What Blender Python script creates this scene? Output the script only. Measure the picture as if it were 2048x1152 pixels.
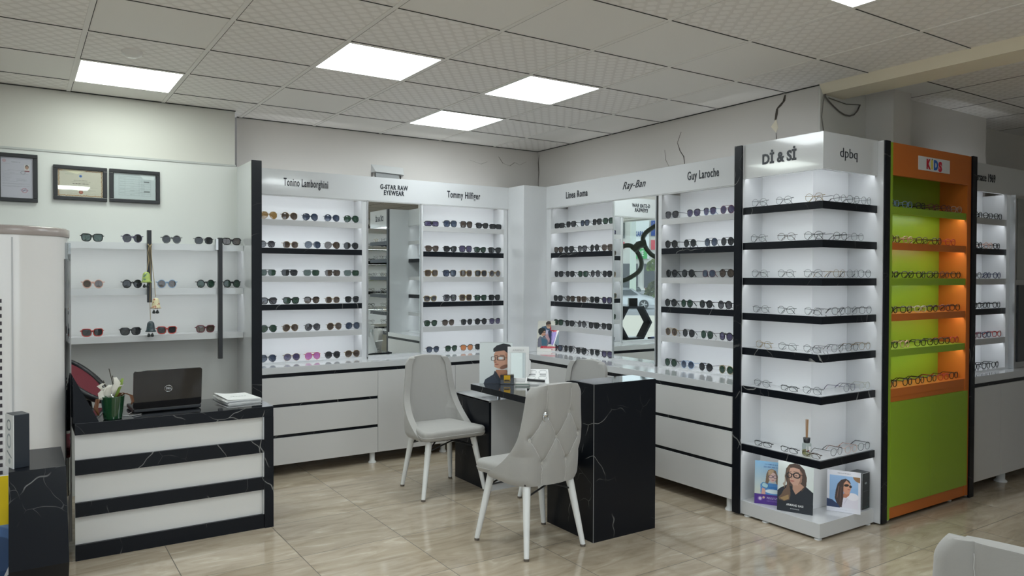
import bpy, math, random
import numpy as np
from mathutils import Vector, Matrix
random.seed(7)
for o in list(bpy.data.objects): bpy.data.objects.remove(o)
SC = bpy.context.scene
COL = SC.collection
PI = math.pi
# ------------------------------------------------------------------ camera
cam = bpy.data.cameras.new('camera'); co = bpy.data.objects.new('camera', cam); COL.objects.link(co)
F = 1500.3866
cam.sensor_fit = 'HORIZONTAL'; cam.sensor_width = 36.0; cam.lens = F * 36.0 / 2048.0
cam.clip_start = .05; cam.clip_end = 400
yaw, pit, rol = math.radians(56.6333), math.radians(-.8469), math.radians(.1897)
fwd = Vector((math.cos(yaw) * math.cos(pit), math.sin(yaw) * math.cos(pit), math.sin(pit)))
rgt = Vector((math.sin(yaw), -math.cos(yaw), 0)); up = rgt.cross(fwd)
r2 = rgt * math.cos(rol) + up * math.sin(rol); u2 = up * math.cos(rol) - rgt * math.sin(rol)
M = Matrix((r2, u2, -fwd)).transposed().to_4x4(); M.translation = Vector((0, 0, 1.54))
co.matrix_world = M; SC.camera = co
# ------------------------------------------------------------------ view and world
SC.view_settings.view_transform = 'Standard'; SC.view_settings.look = 'None'
SC.view_settings.exposure = 0.0; SC.view_settings.gamma = 1.0; SC.view_settings.use_curve_mapping = False
PANEL_E, LED_E, SKY_E = 13.0, 15.0, 1.9
W = bpy.data.worlds.new('sky'); SC.world = W; W.use_nodes = True
bg = W.node_tree.nodes['Background']; bg.inputs[0].default_value = (.80, .90, 1.0, 1); bg.inputs[1].default_value = SKY_E
cy = SC.cycles
cy.use_denoising = True; cy.max_bounces = 9; cy.diffuse_bounces = 4; cy.glossy_bounces = 6; cy.transmission_bounces = 6
cy.transparent_max_bounces = 16; cy.caustics_reflective = False; cy.caustics_refractive = False
cy.sample_clamp_indirect = 6.0

# ------------------------------------------------------------------ materials
def lin(c):
    return tuple((x / 12.92 if x <= .04045 else ((x + .055) / 1.055) ** 2.4) for x in c)
def hexc(h):
    h = h.lstrip('#'); return lin(tuple(int(h[i:i + 2], 16) / 255 for i in (0, 2, 4)))
MATS = {}
def mat(name, col=(.8, .8, .8), rough=.5, metal=0., emit=0., spec=.5, coat=0., alpha=1., sheen=0., bump=None):
    if name in MATS: return MATS[name]
    m = bpy.data.materials.new(name); m.use_nodes = True; MATS[name] = m
    nt = m.node_tree; b = nt.nodes['Principled BSDF']
    if isinstance(col, str): col = hexc(col)
    b.inputs['Base Color'].default_value = (*col, 1); b.inputs['Roughness'].default_value = rough
    b.inputs['Metallic'].default_value = metal; b.inputs['Specular IOR Level'].default_value = spec
    b.inputs['Coat Weight'].default_value = coat; b.inputs['Coat Roughness'].default_value = .04
    b.inputs['Sheen Weight'].default_value = sheen
    if emit:
        b.inputs['Emission Color'].default_value = (*col, 1); b.inputs['Emission Strength'].default_value = emit
    if alpha < 1: b.inputs['Alpha'].default_value = alpha
    if bump:
        n = nt.nodes.new('ShaderNodeTexNoise'); n.inputs['Scale'].default_value = bump[0]; n.inputs['Detail'].default_value = 3
        tc = nt.nodes.new('ShaderNodeTexCoord'); nt.links.new(tc.outputs['Object'], n.inputs['Vector'])
        bp = nt.nodes.new('ShaderNodeBump'); bp.inputs['Strength'].default_value = bump[1]; bp.inputs['Distance'].default_value = .01
        nt.links.new(n.outputs[0], bp.inputs['Height']); nt.links.new(bp.outputs[0], b.inputs['Normal'])
    return m
def N(nt, t, **k):
    n = nt.nodes.new(t)
    for a, v in k.items(): setattr(n, a, v)
    return n
def math_n(nt, op, a, b=None, c=None):
    n = N(nt, 'ShaderNodeMath', operation=op)
    for i, x in enumerate((a, b, c)):
        if x is None: continue
        if isinstance(x, (int, float)): n.inputs[i].default_value = x
        else: nt.links.new(x, n.inputs[i])
    return n.outputs[0]
def ramp(nt, fac, stops):
    r = N(nt, 'ShaderNodeValToRGB'); nt.links.new(fac, r.inputs[0]); e = r.color_ramp.elements
    while len(e) < len(stops): e.new(.5)
    for i, (p, c) in enumerate(stops): e[i].position = p; e[i].color = (*c, 1)
    return r.outputs[0]
WHITE = mat('white_laminate', (.60, .61, .62), .10, spec=.5, coat=.5)
WHITEM = mat('white_matt_laminate', (.60, .595, .585), .3)
GREYL = mat('grey_laminate', (.50, .50, .50), .25)
BOARD = mat('white_back_board', (.78, .79, .80), .35); BOARDL = mat('left_wall_board', (.62, .63, .61), .35)
WALLM = mat('wall_paint', (.60, .575, .545), .85, bump=(6, .15))
WALLD = mat('wall_paint_light', (.60, .59, .55), .7, bump=(5, .1))
BEAMM = mat('beam_plaster', (.78, .71, .56), .8, bump=(9, .3))
CHROME = mat('chrome', (.75, .75, .75), .15, 1.)
ALU = mat('brushed_aluminium', (.62, .63, .64), .3, .9)
MIRROR = mat('mirror_glass', (.86, .90, .88), .0, 1.)
BLKP = mat('black_plastic', (.012, .013, .015), .3)
BLKG = mat('gloss_black', (.006, .006, .008), .06, coat=.5)
LETTER = mat('black_lettering', (.008, .012, .02), .35)
LED = mat('led_strip_light', (.93, .97, 1.), .5, emit=LED_E)
PANEL = mat('ceiling_panel_light', (.90, .98, 1.), .5, emit=PANEL_E)
PANELG = mat('ceiling_panel_light_green', (.90, 1., .93), .5, emit=PANEL_E)
GREEN = mat('green_laminate', hexc('8aa82a'), .35)
ORANGE = mat('orange_laminate', hexc('c46a26'), .35)
LEGW = mat('white_lacquer', (.80, .81, .80), .25)
VELVET = mat('grey_velvet', (.375, .365, .345), .85, sheen=.3, bump=(40, .12))
SEAM = mat('velvet_seam', (.27, .26, .25), .9)
DIRT = mat('dirty_foot', (.12, .10, .08), .8)
PAPER = mat('white_paper', (.80, .80, .79), .6)
CARD = mat('white_card', (.78, .78, .77), .45)

def marble_mat():
    m = bpy.data.materials.new('black_marble_laminate'); m.use_nodes = True; nt = m.node_tree; b = nt.nodes['Principled BSDF']
    tc = N(nt, 'ShaderNodeTexCoord'); mp = N(nt, 'ShaderNodeMapping'); nt.links.new(tc.outputs['Object'], mp.inputs[0])
    mp.inputs['Rotation'].default_value = (.5, .35, .6)
    def vein(scale, w, seed, sparse):
        n = N(nt, 'ShaderNodeTexNoise', noise_dimensions='4D'); n.inputs['W'].default_value = seed; n.inputs['Scale'].default_value = 2.2; n.inputs['Detail'].default_value = 3
        nt.links.new(mp.outputs[0], n.inputs['Vector'])
        mx = N(nt, 'ShaderNodeVectorMath', operation='MULTIPLY_ADD'); nt.links.new(n.outputs['Color'], mx.inputs[0]); mx.inputs[1].default_value = (.45,) * 3; nt.links.new(mp.outputs[0], mx.inputs[2])
        v = N(nt, 'ShaderNodeTexVoronoi', feature='DISTANCE_TO_EDGE'); v.inputs['Scale'].default_value = scale; nt.links.new(mx.outputs[0], v.inputs['Vector'])
        l = math_n(nt, 'LESS_THAN', v.outputs['Distance'], w)
        n2 = N(nt, 'ShaderNodeTexNoise', noise_dimensions='4D'); n2.inputs['W'].default_value = seed + 9; n2.inputs['Scale'].default_value = 5.; nt.links.new(mp.outputs[0], n2.inputs['Vector'])
        mr = N(nt, 'ShaderNodeMapRange'); nt.links.new(n2.outputs[0], mr.inputs[0]); mr.inputs[1].default_value = sparse; mr.inputs[2].default_value = sparse + .12
        return math_n(nt, 'MULTIPLY', l, mr.outputs[0])
    a = vein(1.7, .0035, 1.3, .50); c = vein(4.2, .0045, 4.1, .55)
    s = math_n(nt, 'MAXIMUM', a, math_n(nt, 'MULTIPLY', c, .45))
    col = ramp(nt, s, [(0, (.0055, .0070, .0105)), (1, (.22, .22, .215))])
    nt.links.new(col, b.inputs['Base Color']); b.inputs['Roughness'].default_value = .30; b.inputs['Specular IOR Level'].default_value = .22
    return m
MARBLE = marble_mat()
def gloss_marble():
    m = MARBLE.copy(); m.name = 'polished_black_marble'; m.node_tree.nodes['Principled BSDF'].inputs['Roughness'].default_value = .06
    b = m.node_tree.nodes['Principled BSDF']; b.inputs['Coat Weight'].default_value = 1.; b.inputs['Coat Roughness'].default_value = .05; b.inputs['Coat IOR'].default_value = 1.8
    return m
MARBLEG = gloss_marble()

def floor_mat():
    m = bpy.data.materials.new('polished_beige_tiles'); m.use_nodes = True; nt = m.node_tree; b = nt.nodes['Principled BSDF']
    tc = N(nt, 'ShaderNodeTexCoord'); sp = N(nt, 'ShaderNodeSeparateXYZ'); nt.links.new(tc.outputs['Object'], sp.inputs[0])
    def tile(o, off): 
        t = math_n(nt, 'DIVIDE', math_n(nt, 'SUBTRACT', o, off), .6)
        fl = math_n(nt, 'FLOOR', t); fr = math_n(nt, 'FRACT', t)
        e = math_n(nt, 'MINIMUM', fr, math_n(nt, 'SUBTRACT', 1., fr)); return fl, e
    fx, ex = tile(sp.outputs[0], 1.292 - 6); fy, ey = tile(sp.outputs[1], 3.458 - 6)
    joint = math_n(nt, 'LESS_THAN', math_n(nt, 'MINIMUM', ex, ey), .0032)
    cb = N(nt, 'ShaderNodeCombineXYZ'); nt.links.new(fx, cb.inputs[0]); nt.links.new(fy, cb.inputs[1])
    wn = N(nt, 'ShaderNodeTexWhiteNoise'); nt.links.new(cb.outputs[0], wn.inputs['Vector'])
    off = N(nt, 'ShaderNodeVectorMath', operation='MULTIPLY_ADD'); nt.links.new(wn.outputs['Color'], off.inputs[0]); off.inputs[1].default_value = (7,) * 3; nt.links.new(tc.outputs['Object'], off.inputs[2])
    mp = N(nt, 'ShaderNodeMapping'); nt.links.new(off.outputs[0], mp.inputs[0]); mp.inputs['Scale'].default_value = (1.1, 4.2, 1); mp.inputs['Rotation'].default_value = (0, 0, .12)
    n = N(nt, 'ShaderNodeTexNoise'); n.inputs['Scale'].default_value = 2.4; n.inputs['Detail'].default_value = 7; n.inputs['Roughness'].default_value = .62; n.inputs['Distortion'].default_value = 1.1
    nt.links.new(mp.outputs[0], n.inputs['Vector'])
    c = ramp(nt, n.outputs[0], [(.30, hexc('9b8d79')), (.48, hexc('b0a28e')), (.60, hexc('b9ac98')), (.74, hexc('cfc4b2'))])
    n2 = N(nt, 'ShaderNodeHueSaturation'); nt.links.new(c, n2.inputs['Color'])
    v = math_n(nt, 'MULTIPLY_ADD', wn.outputs['Value'], .14, .93); nt.links.new(v, n2.inputs['Value'])
    mx = N(nt, 'ShaderNodeMix', data_type='RGBA'); nt.links.new(joint, mx.inputs[0]); nt.links.new(n2.outputs[0], mx.inputs[6]); mx.inputs[7].default_value = (*hexc('4c463d'), 1)
    nt.links.new(mx.outputs[2], b.inputs['Base Color'])
    nt.links.new(math_n(nt, 'MULTIPLY_ADD', joint, .5, .06), b.inputs['Roughness']); b.inputs['Specular IOR Level'].default_value = .6
    n3 = N(nt, 'ShaderNodeTexNoise'); n3.inputs['Scale'].default_value = 3.; nt.links.new(tc.outputs['Object'], n3.inputs['Vector'])
    bp = N(nt, 'ShaderNodeBump'); bp.inputs['Strength'].default_value = .04; bp.inputs['Distance'].default_value = .02; nt.links.new(n3.outputs[0], bp.inputs['Height']); nt.links.new(bp.outputs[0], b.inputs['Normal'])
    return m
def ceil_mat():
    m = bpy.data.materials.new('patterned_ceiling_tile'); m.use_nodes = True; nt = m.node_tree; b = nt.nodes['Principled BSDF']
    tc = N(nt, 'ShaderNodeTexCoord'); mp = N(nt, 'ShaderNodeMapping'); nt.links.new(tc.outputs['Object'], mp.inputs[0])
    mp.inputs['Location'].default_value = (-1.4981 * 13.333, -3.8991 * 20, 0); mp.inputs['Scale'].default_value = (13.333, 20., 1)
    sp = N(nt, 'ShaderNodeSeparateXYZ'); nt.links.new(mp.outputs[0], sp.inputs[0])
    row = math_n(nt, 'FLOOR', sp.outputs[1])
    xs = math_n(nt, 'MULTIPLY_ADD', math_n(nt, 'MODULO', row, 2.), .5, sp.outputs[0])
    fx = math_n(nt, 'ABSOLUTE', math_n(nt, 'SUBTRACT', math_n(nt, 'FRACT', xs), .5)); fy = math_n(nt, 'ABSOLUTE', math_n(nt, 'SUBTRACT', math_n(nt, 'FRACT', sp.outputs[1]), .5))
    d = math_n(nt, 'ADD', math_n(nt, 'MULTIPLY', fx, 1.35), math_n(nt, 'MULTIPLY', fy, .75))
    s = N(nt, 'ShaderNodeMapRange'); nt.links.new(d, s.inputs[0]); s.inputs[1].default_value = .50; s.inputs[2].default_value = .60
    c = ramp(nt, s.outputs[0], [(0, (.90, .875, .845)), (1, (.81, .785, .755))])
    nt.links.new(c, b.inputs['Base Color']); nt.links.new(math_n(nt, 'MULTIPLY_ADD', s.outputs[0], .25, .42), b.inputs['Roughness'])
    bp = N(nt, 'ShaderNodeBump'); bp.inputs['Strength'].default_value = .35; bp.inputs['Distance'].default_value = .002; nt.links.new(s.outputs[0], bp.inputs['Height']); nt.links.new(bp.outputs[0], b.inputs['Normal'])
    return m
FLOORM = floor_mat(); CEILP = ceil_mat(); CEILW = mat('plain_ceiling_tile', (.86, .84, .805), .5)
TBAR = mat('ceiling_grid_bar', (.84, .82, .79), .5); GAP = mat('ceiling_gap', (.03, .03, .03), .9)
def glass_mat(name, tint=(1, 1, 1), refl=.06):
    m = bpy.data.materials.new(name); m.use_nodes = True; nt = m.node_tree; nt.nodes.remove(nt.nodes['Principled BSDF'])
    t = N(nt, 'ShaderNodeBsdfTransparent'); t.inputs[0].default_value = (*tint, 1); g = N(nt, 'ShaderNodeBsdfGlossy'); g.inputs['Roughness'].default_value = .02
    mx = N(nt, 'ShaderNodeMixShader'); mx.inputs[0].default_value = refl
    nt.links.new(t.outputs[0], mx.inputs[1]); nt.links.new(g.outputs[0], mx.inputs[2]); nt.links.new(mx.outputs[0], nt.nodes['Material Output'].inputs[0])
    return m
PANE = glass_mat('window_glass', (.97, .98, .98), .05)
def lens_mat(name, col, top=.93, bot=.85, refl=.10):
    # tinted lens: see-through share grows towards the lower rim
    m = bpy.data.materials.new(name); m.use_nodes = True; nt = m.node_tree; nt.nodes.remove(nt.nodes['Principled BSDF'])
    tc = N(nt, 'ShaderNodeTexCoord'); sp = N(nt, 'ShaderNodeSeparateXYZ'); nt.links.new(tc.outputs['Object'], sp.inputs[0])
    mr = N(nt, 'ShaderNodeMapRange'); nt.links.new(sp.outputs[2], mr.inputs[0]); mr.inputs[1].default_value = .004; mr.inputs[2].default_value = .045; mr.inputs[3].default_value = bot; mr.inputs[4].default_value = top
    t = N(nt, 'ShaderNodeBsdfTransparent'); t.inputs[0].default_value = (*[min(1, c * 2.5 + .16) for c in col], 1)
    d = N(nt, 'ShaderNodeBsdfDiffuse'); d.inputs[0].default_value = (*col, 1)
    mx = N(nt, 'ShaderNodeMixShader'); nt.links.new(mr.outputs[0], mx.inputs[0]); nt.links.new(t.outputs[0], mx.inputs[1]); nt.links.new(d.outputs[0], mx.inputs[2])
    g = N(nt, 'ShaderNodeBsdfGlossy'); g.inputs['Roughness'].default_value = .03; m2 = N(nt, 'ShaderNodeMixShader'); m2.inputs[0].default_value = refl
    nt.links.new(mx.outputs[0], m2.inputs[1]); nt.links.new(g.outputs[0], m2.inputs[2]); nt.links.new(m2.outputs[0], nt.nodes['Material Output'].inputs[0])
    return m
LENS = {'k': ('dark', lens_mat('lens_dark', (.02, .022, .025), .95, .88, .06)), 'g': ('green', lens_mat('lens_green', (.015, .045, .028), .93, .82, .07)),
        'b': ('brown', lens_mat('lens_brown', (.05, .032, .022), .93, .74)), 'a': ('amber', lens_mat('lens_amber', (.26, .15, .04), .88, .8, .15)),
        'u': ('blue', lens_mat('lens_blue', (.022, .038, .075), .92, .62)), 'v': ('violet', lens_mat('lens_violet', (.05, .04, .10), .93, .7)),
        'p': ('pink', lens_mat('lens_pink', (.42, .12, .35), .8, .7, .15)), 'y': ('grey faded', lens_mat('lens_grey', (.035, .035, .045), .93, .45)),
        's': ('steel blue', lens_mat('lens_steel', (.10, .15, .20), .88, .45, .15)), 'o': ('orange', lens_mat('lens_orange', (.50, .17, .06), .85, .8)),
        'c': ('clear', glass_mat('lens_clear', (.97, .985, .98), .05))}
FRAME = {'k': ('black', mat('frame_black', (.010, .011, .013), .25)), 'g': ('gold', mat('frame_gold', (.30, .22, .11), .3, .8)),
         's': ('silver', mat('frame_gunmetal', (.16, .165, .17), .3, .7)), 'b': ('brown', mat('frame_brown', (.05, .025, .012), .3)),
         'r': ('red', mat('frame_red', (.42, .04, .03), .3)), 'p': ('pink', mat('frame_pink', (.55, .33, .27), .4)),
         'u': ('blue', mat('frame_blue', (.22, .33, .48), .4)), 'v': ('violet', mat('frame_violet', (.05, .04, .09), .35)),
         'm': ('maroon', mat('frame_maroon', (.12, .018, .03), .3)), 'w': ('pale clear', mat('frame_clear', (.6, .6, .5), .3, alpha=.6)), 'n': ('navy', mat('frame_navy', (.015, .025, .08), .3))}

# ------------------------------------------------------------------ mesh helpers
class MB:
    def __init__(s): s.v = []; s.f = []; s.m = []; s.mats = []; s.sm = []
    def mi(s, m):
        if m not in s.mats: s.mats.append(m)
        return s.mats.index(m)
    def add(s, vs, fs, m, smooth=False):
        k = len(s.v); s.v += [tuple(x) for x in vs]; i = s.mi(m)
        for f in fs: s.f.append(tuple(k + a for a in f)); s.m.append(i); s.sm.append(smooth)
        return s
    def box(s, x0, x1, y0, y1, z0, z1, m, T=None):
        vs = [(x, y, z) for z in (z0, z1) for y in (y0, y1) for x in (x0, x1)]
        if T: vs = [T @ Vector(v) for v in vs]
        return s.add(vs, [(0, 2, 3, 1), (4, 5, 7, 6), (0, 1, 5, 4), (2, 6, 7, 3), (0, 4, 6, 2), (1, 3, 7, 5)], m)
    def cyl(s, p, q, r0, r1, m, n=14, caps=True, smooth=True):
        p, q = Vector(p), Vector(q); d = (q - p).normalized(); a = d.orthogonal().normalized(); b = d.cross(a)
        vs = []
        for c, r in ((p, r0), (q, r1)):
            for i in range(n): t = 2 * PI * i / n; vs.append(c + (a * math.cos(t) + b * math.sin(t)) * r)
        s.add(vs, [(i, (i + 1) % n, n + (i + 1) % n, n + i) for i in range(n)], m, smooth)
        if caps: s.add(vs, [tuple(range(n - 1, -1, -1)), tuple(range(n, 2 * n))], m)
        return s
    def tube(s, pts, r, m, n=6, closed=False, caps=True):
        pts = [Vector(p) for p in pts]; L = len(pts); vs = []; prev = None
        rr = r if isinstance(r, (list, tuple)) else [r] * L
        for i, p in enumerate(pts):
            a = pts[(i - 1) % L] if (closed or i > 0) else p; b = pts[(i + 1) % L] if (closed or i < L - 1) else p
            d = (b - a).normalized()
            if prev is None: x = d.orthogonal().normalized()
            else:
                x = prev - d * prev.dot(d)
                x = x.normalized() if x.length > 1e-6 else d.orthogonal().normalized()
            prev = x; y = d.cross(x)
            for k in range(n): t = 2 * PI * k / n; vs.append(p + (x * math.cos(t) + y * math.sin(t)) * rr[i])
        fs = []
        for i in range(L if closed else L - 1):
            j = (i + 1) % L
            for k in range(n): fs.append((i * n + k, i * n + (k + 1) % n, j * n + (k + 1) % n, j * n + k))
        s.add(vs, fs, m, True)
        if caps and not closed: s.add(vs, [tuple(range(n - 1, -1, -1)), tuple((L - 1) * n + k for k in range(n))], m)
        return s
    def lathe(s, prof, m, n=24, c=(0, 0, 0), smooth=True):
        vs = []; P = len(prof)
        for i in range(n):
            t = 2 * PI * i / n
            for (r, z) in prof: vs.append((c[0] + r * math.cos(t), c[1] + r * math.sin(t), c[2] + z))
        fs = [(i * P + k, ((i + 1) % n) * P + k, ((i + 1) % n) * P + k + 1, i * P + k + 1) for i in range(n) for k in range(P - 1)]
        return s.add(vs, fs, m, smooth)
    def prism(s, pts, z0, z1, m, T=None):
        n = len(pts); vs = [Vector((x, y, z0)) for x, y in pts] + [Vector((x, y, z1)) for x, y in pts]
        if T: vs = [T @ v for v in vs]
        return s.add(vs, [tuple(range(n - 1, -1, -1)), tuple(range(n, 2 * n))] + [(i, (i + 1) % n, n + (i + 1) % n, n + i) for i in range(n)], m)
    def mesh(s, name):
        me = bpy.data.meshes.new(name); me.from_pydata(s.v, [], s.f)
        for m in s.mats: me.materials.append(m)
        me.polygons.foreach_set('material_index', s.m); me.polygons.foreach_set('use_smooth', s.sm); me.update()
        return me
    def build(s, name, parent=None, loc=None, bevel=0):
        o = bpy.data.objects.new(name, s.mesh(name)); COL.objects.link(o)
        if parent: o.parent = parent
        if loc: o.location = loc
        if bevel:
            b = o.modifiers.new('edge', 'BEVEL'); b.width = bevel; b.segments = 2; b.limit_method = 'ANGLE'; b.angle_limit = math.radians(50)
        return o
def tag(o, label, cat, group=None):
    o['label'] = label; o['category'] = cat
    if group: o['group'] = group
    return o
def thing(name, label, cat, loc=(0, 0, 0), rz=0., group=None):
    o = bpy.data.objects.new(name, None); COL.objects.link(o); o.location = loc; o.rotation_euler = (0, 0, rz); o.empty_display_size = .1
    return tag(o, label, cat, group)
def struct(o): o['kind'] = 'structure'; return o
def box(name, x0, x1, y0, y1, z0, z1, m, parent=None, bevel=0):
    """box given in world coordinates; under a parent it is moved into the parent's frame (parents are unrotated here)"""
    mb = MB()
    l = parent.location if parent else Vector((0, 0, 0))
    mb.box(x0 - l.x, x1 - l.x, y0 - l.y, y1 - l.y, z0 - l.z, z1 - l.z, m)
    return mb.build(name, parent, bevel=bevel)
def copy_tree(o, parent=None):
    c = o.copy(); COL.objects.link(c); c.parent = parent
    for ch in list(o.children): copy_tree(ch, c)
    return c
FLAT = Matrix.Rotation(PI / 2, 4, 'X')            # text plane -> stands in XZ, faces -Y
def text(name, s, size, x, y, z, parent, m, face='-Y', width=None, offset=0., ext=.001, shear=0., align='LEFT', space=1., extra=None):
    """lettering standing on a wall face; x,y,z = world point of the baseline start; width squeezes the line to a length"""
    cu = bpy.data.curves.new(name, 'FONT'); cu.body = s; cu.size = size; cu.offset = offset; cu.extrude = ext; cu.shear = shear; cu.align_x = align; cu.space_character = space; cu.resolution_u = 3
    t = bpy.data.objects.new('tmp', cu); COL.objects.link(t)
    dg = bpy.context.evaluated_depsgraph_get(); me = bpy.data.meshes.new_from_object(t.evaluated_get(dg)); bpy.data.objects.remove(t)
    me.name = name; me.materials.clear(); me.materials.append(m)
    xs = [v.co.x for v in me.vertices]
    if width and xs:
        k = width / (max(xs) - min(xs)); me.transform(Matrix.Diagonal((k, 1, 1, 1)))
    me.transform(FLAT)
    if face == '-X': me.transform(Matrix.Rotation(-PI / 2, 4, 'Z'))
    if face == '+Y': me.transform(Matrix.Rotation(PI, 4, 'Z'))
    if face == '+X': me.transform(Matrix.Rotation(PI / 2, 4, 'Z'))
    if extra: me.transform(extra)
    l = parent.location if parent else Vector((0, 0, 0))
    o = bpy.data.objects.new(name, me); COL.objects.link(o); o.parent = parent; o.location = Vector((x, y, z)) - l
    return o

# ------------------------------------------------------------------ printed art (colour per vertex of a fine grid)
ARTM = bpy.data.materials.new('printed_card'); ARTM.use_nodes = True
_nt = ARTM.node_tree; _a = N(_nt, 'ShaderNodeVertexColor', layer_name='Ink'); _nt.links.new(_a.outputs[0], _nt.nodes['Principled BSDF'].inputs['Base Color'])
_nt.nodes['Principled BSDF'].inputs['Roughness'].default_value = .35
class Art:
    """paints in a unit-height picture: u 0..asp to the right, v 0..1 upward"""
    def __init__(s, asp, n, bgc):
        s.asp = asp; s.ny = n; s.nx = max(8, int(n * asp)); u, v = np.meshgrid(np.linspace(0, asp, s.nx + 1), np.linspace(0, 1, s.ny + 1))
        s.u, s.v = u, v; s.c = np.zeros((*u.shape, 3)); s.px = 1.0 / n; s.c[:] = hexc(bgc)
    def put(s, mask, col):
        col = np.array(hexc(col) if isinstance(col, str) else col); s.c += (col - s.c) * np.clip(mask, 0, 1)[..., None]
    def ell(s, cx, cy, rx, ry, col, rot=0., a=1.):
        t = math.radians(rot); x = s.u - cx; y = s.v - cy; X = x * math.cos(t) + y * math.sin(t); Y = -x * math.sin(t) + y * math.cos(t)
        d = (np.sqrt((X / rx) ** 2 + (Y / ry) ** 2) - 1) * min(rx, ry) / s.px; s.put((.5 - d) * a, col)
    def ring(s, cx, cy, rx, ry, w, col, rot=0., p=2.):
        t = math.radians(rot); x = s.u - cx; y = s.v - cy; X = x * math.cos(t) + y * math.sin(t); Y = -x * math.sin(t) + y * math.cos(t)
        d = np.abs((np.abs(X / rx) ** p + np.abs(Y / ry) ** p) ** (1 / p) - 1) * min(rx, ry); s.put((w / 2 - d) / s.px + .5, col)
    def rect(s, x0, x1, y0, y1, col, a=1.): s.put(((s.u >= x0) & (s.u <= x1) & (s.v >= y0) & (s.v <= y1)) * a, col)
    def poly(s, pts, col, a=1.):
        ins = np.zeros(s.u.shape, bool); n = len(pts)
        for i in range(n):
            x0, y0 = pts[i]; x1, y1 = pts[(i + 1) % n]
            c = ((y0 > s.v) != (y1 > s.v)); xi = (x1 - x0) * (s.v - y0) / ((y1 - y0) or 1e-9) + x0; ins ^= c & (s.u < xi)
        s.put(ins * a, col)
    def line(s, x0, y0, x1, y1, w, col, a=1.):
        dx, dy = x1 - x0, y1 - y0; L = dx * dx + dy * dy or 1e-9; t = np.clip(((s.u - x0) * dx + (s.v - y0) * dy) / L, 0, 1)
        d = np.hypot(s.u - x0 - t * dx, s.v - y0 - t * dy); s.put(((w / 2 - d) / s.px + .5) * a, col)
    def words(s, x0, x1, y, h, col, a=.8, seed=1):
        r = random.Random(seed); x = x0
        while x < x1:
            w = r.uniform(.5, 2.6) * h; s.rect(x, min(x + w, x1), y - h / 2, y + h / 2, col, a * r.uniform(.6, 1)); x += w + h * .55
    def grad(s, c0, c1):
        a, b = np.array(hexc(c0)), np.array(hexc(c1)); s.c[:] = a + (b - a) * s.v[..., None]
    def panel(s, name, h, parent, thick=.004, backm=None, extra=None):
        """card of height h standing on its bottom edge, picture facing -Y, centred on x"""
        w = h * s.asp; nx, ny = s.nx + 1, s.ny + 1
        vs = [(-w / 2 + w * i / s.nx, 0, h * j / s.ny) for j in range(ny) for i in range(nx)]
        fs = [(j * nx + i, j * nx + i + 1, (j + 1) * nx + i + 1, (j + 1) * nx + i) for j in range(ny - 1) for i in range(nx - 1)]
        mb = MB(); mb.add(vs, fs, ARTM); mb.box(-w / 2, w / 2, .0004, thick, 0, h, backm or CARD); o = mb.build(name, parent)
        at = o.data.color_attributes.new('Ink', 'FLOAT_COLOR', 'POINT'); c = np.ones((len(o.data.vertices), 4), np.float32); c[:nx * ny, :3] = s.c.reshape(-1, 3)
        at.data.foreach_set('color', c.ravel())
        if extra is not None: o.matrix_local = extra
        return o

# ================================================================== ROOM SHELL
H = 2.815
struct(box('floor', -3.3, 9.5, -3.6, 6.6, -.12, 0, FLOORM))
# back wall (behind the sunglasses bays), stepped forward over the reception desk
struct(box('wall_back', 1.47, 4.6, 6.246, 6.45, 0, H + .1, WALLM))
struct(box('wall_back_left', -3.3, 1.4055, 6.034, 6.45, 2.392, H + .1, WALLD))
struct(box('wall_back_left_board', -3.3, 1.47, 6.030, 6.45, 0, 2.385, BOARDL))
struct(box('trim_1', -3.2, 1.41, 6.024, 6.05, 2.383, 2.397, mat('panel_trim', (.42, .43, .42), .4)))
struct(box('wall_right', 4.423, 4.75, 3.045, 6.3, 0, H + .1, WALLM))
struct(box('wall_recess', 4.4235, 4.945, 3.03, 3.0445, 0, H + .1, mat('wall_paint_shade', (.60, .59, .56), .85)))  # recess paint, slightly less warm than the main walls
struct(box('wall_pier', 4.945, 5.16, 2.83, 3.2, 0, H + .1, WALLM))
struct(box('wall_far', 5.16, 6.445, 2.93, 3.3, 0, H + .1, WALLM))
struct(box('wall_far_end', 6.445, 9.5, 3.125, 3.4, 0, H + .1, WALLM))
struct(box('wall_east', 9.4, 9.6, -3.6, 3.3, 0, H + .1, WALLM))
# beam under the ceiling running from the column corner towards the shop front
bm_ = MB(); bm_.prism([(4.40, 2.83), (4.452, 2.755), (4.67, 2.748), (4.68, 2.83)], -3.5, 3.03, BEAMM, Matrix(((1, 0, 0, 0), (0, 0, 1, 0), (0, 1, 0, 0), (0, 0, 0, 1))))
struct(bm_.build('trim_beam'))
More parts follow.
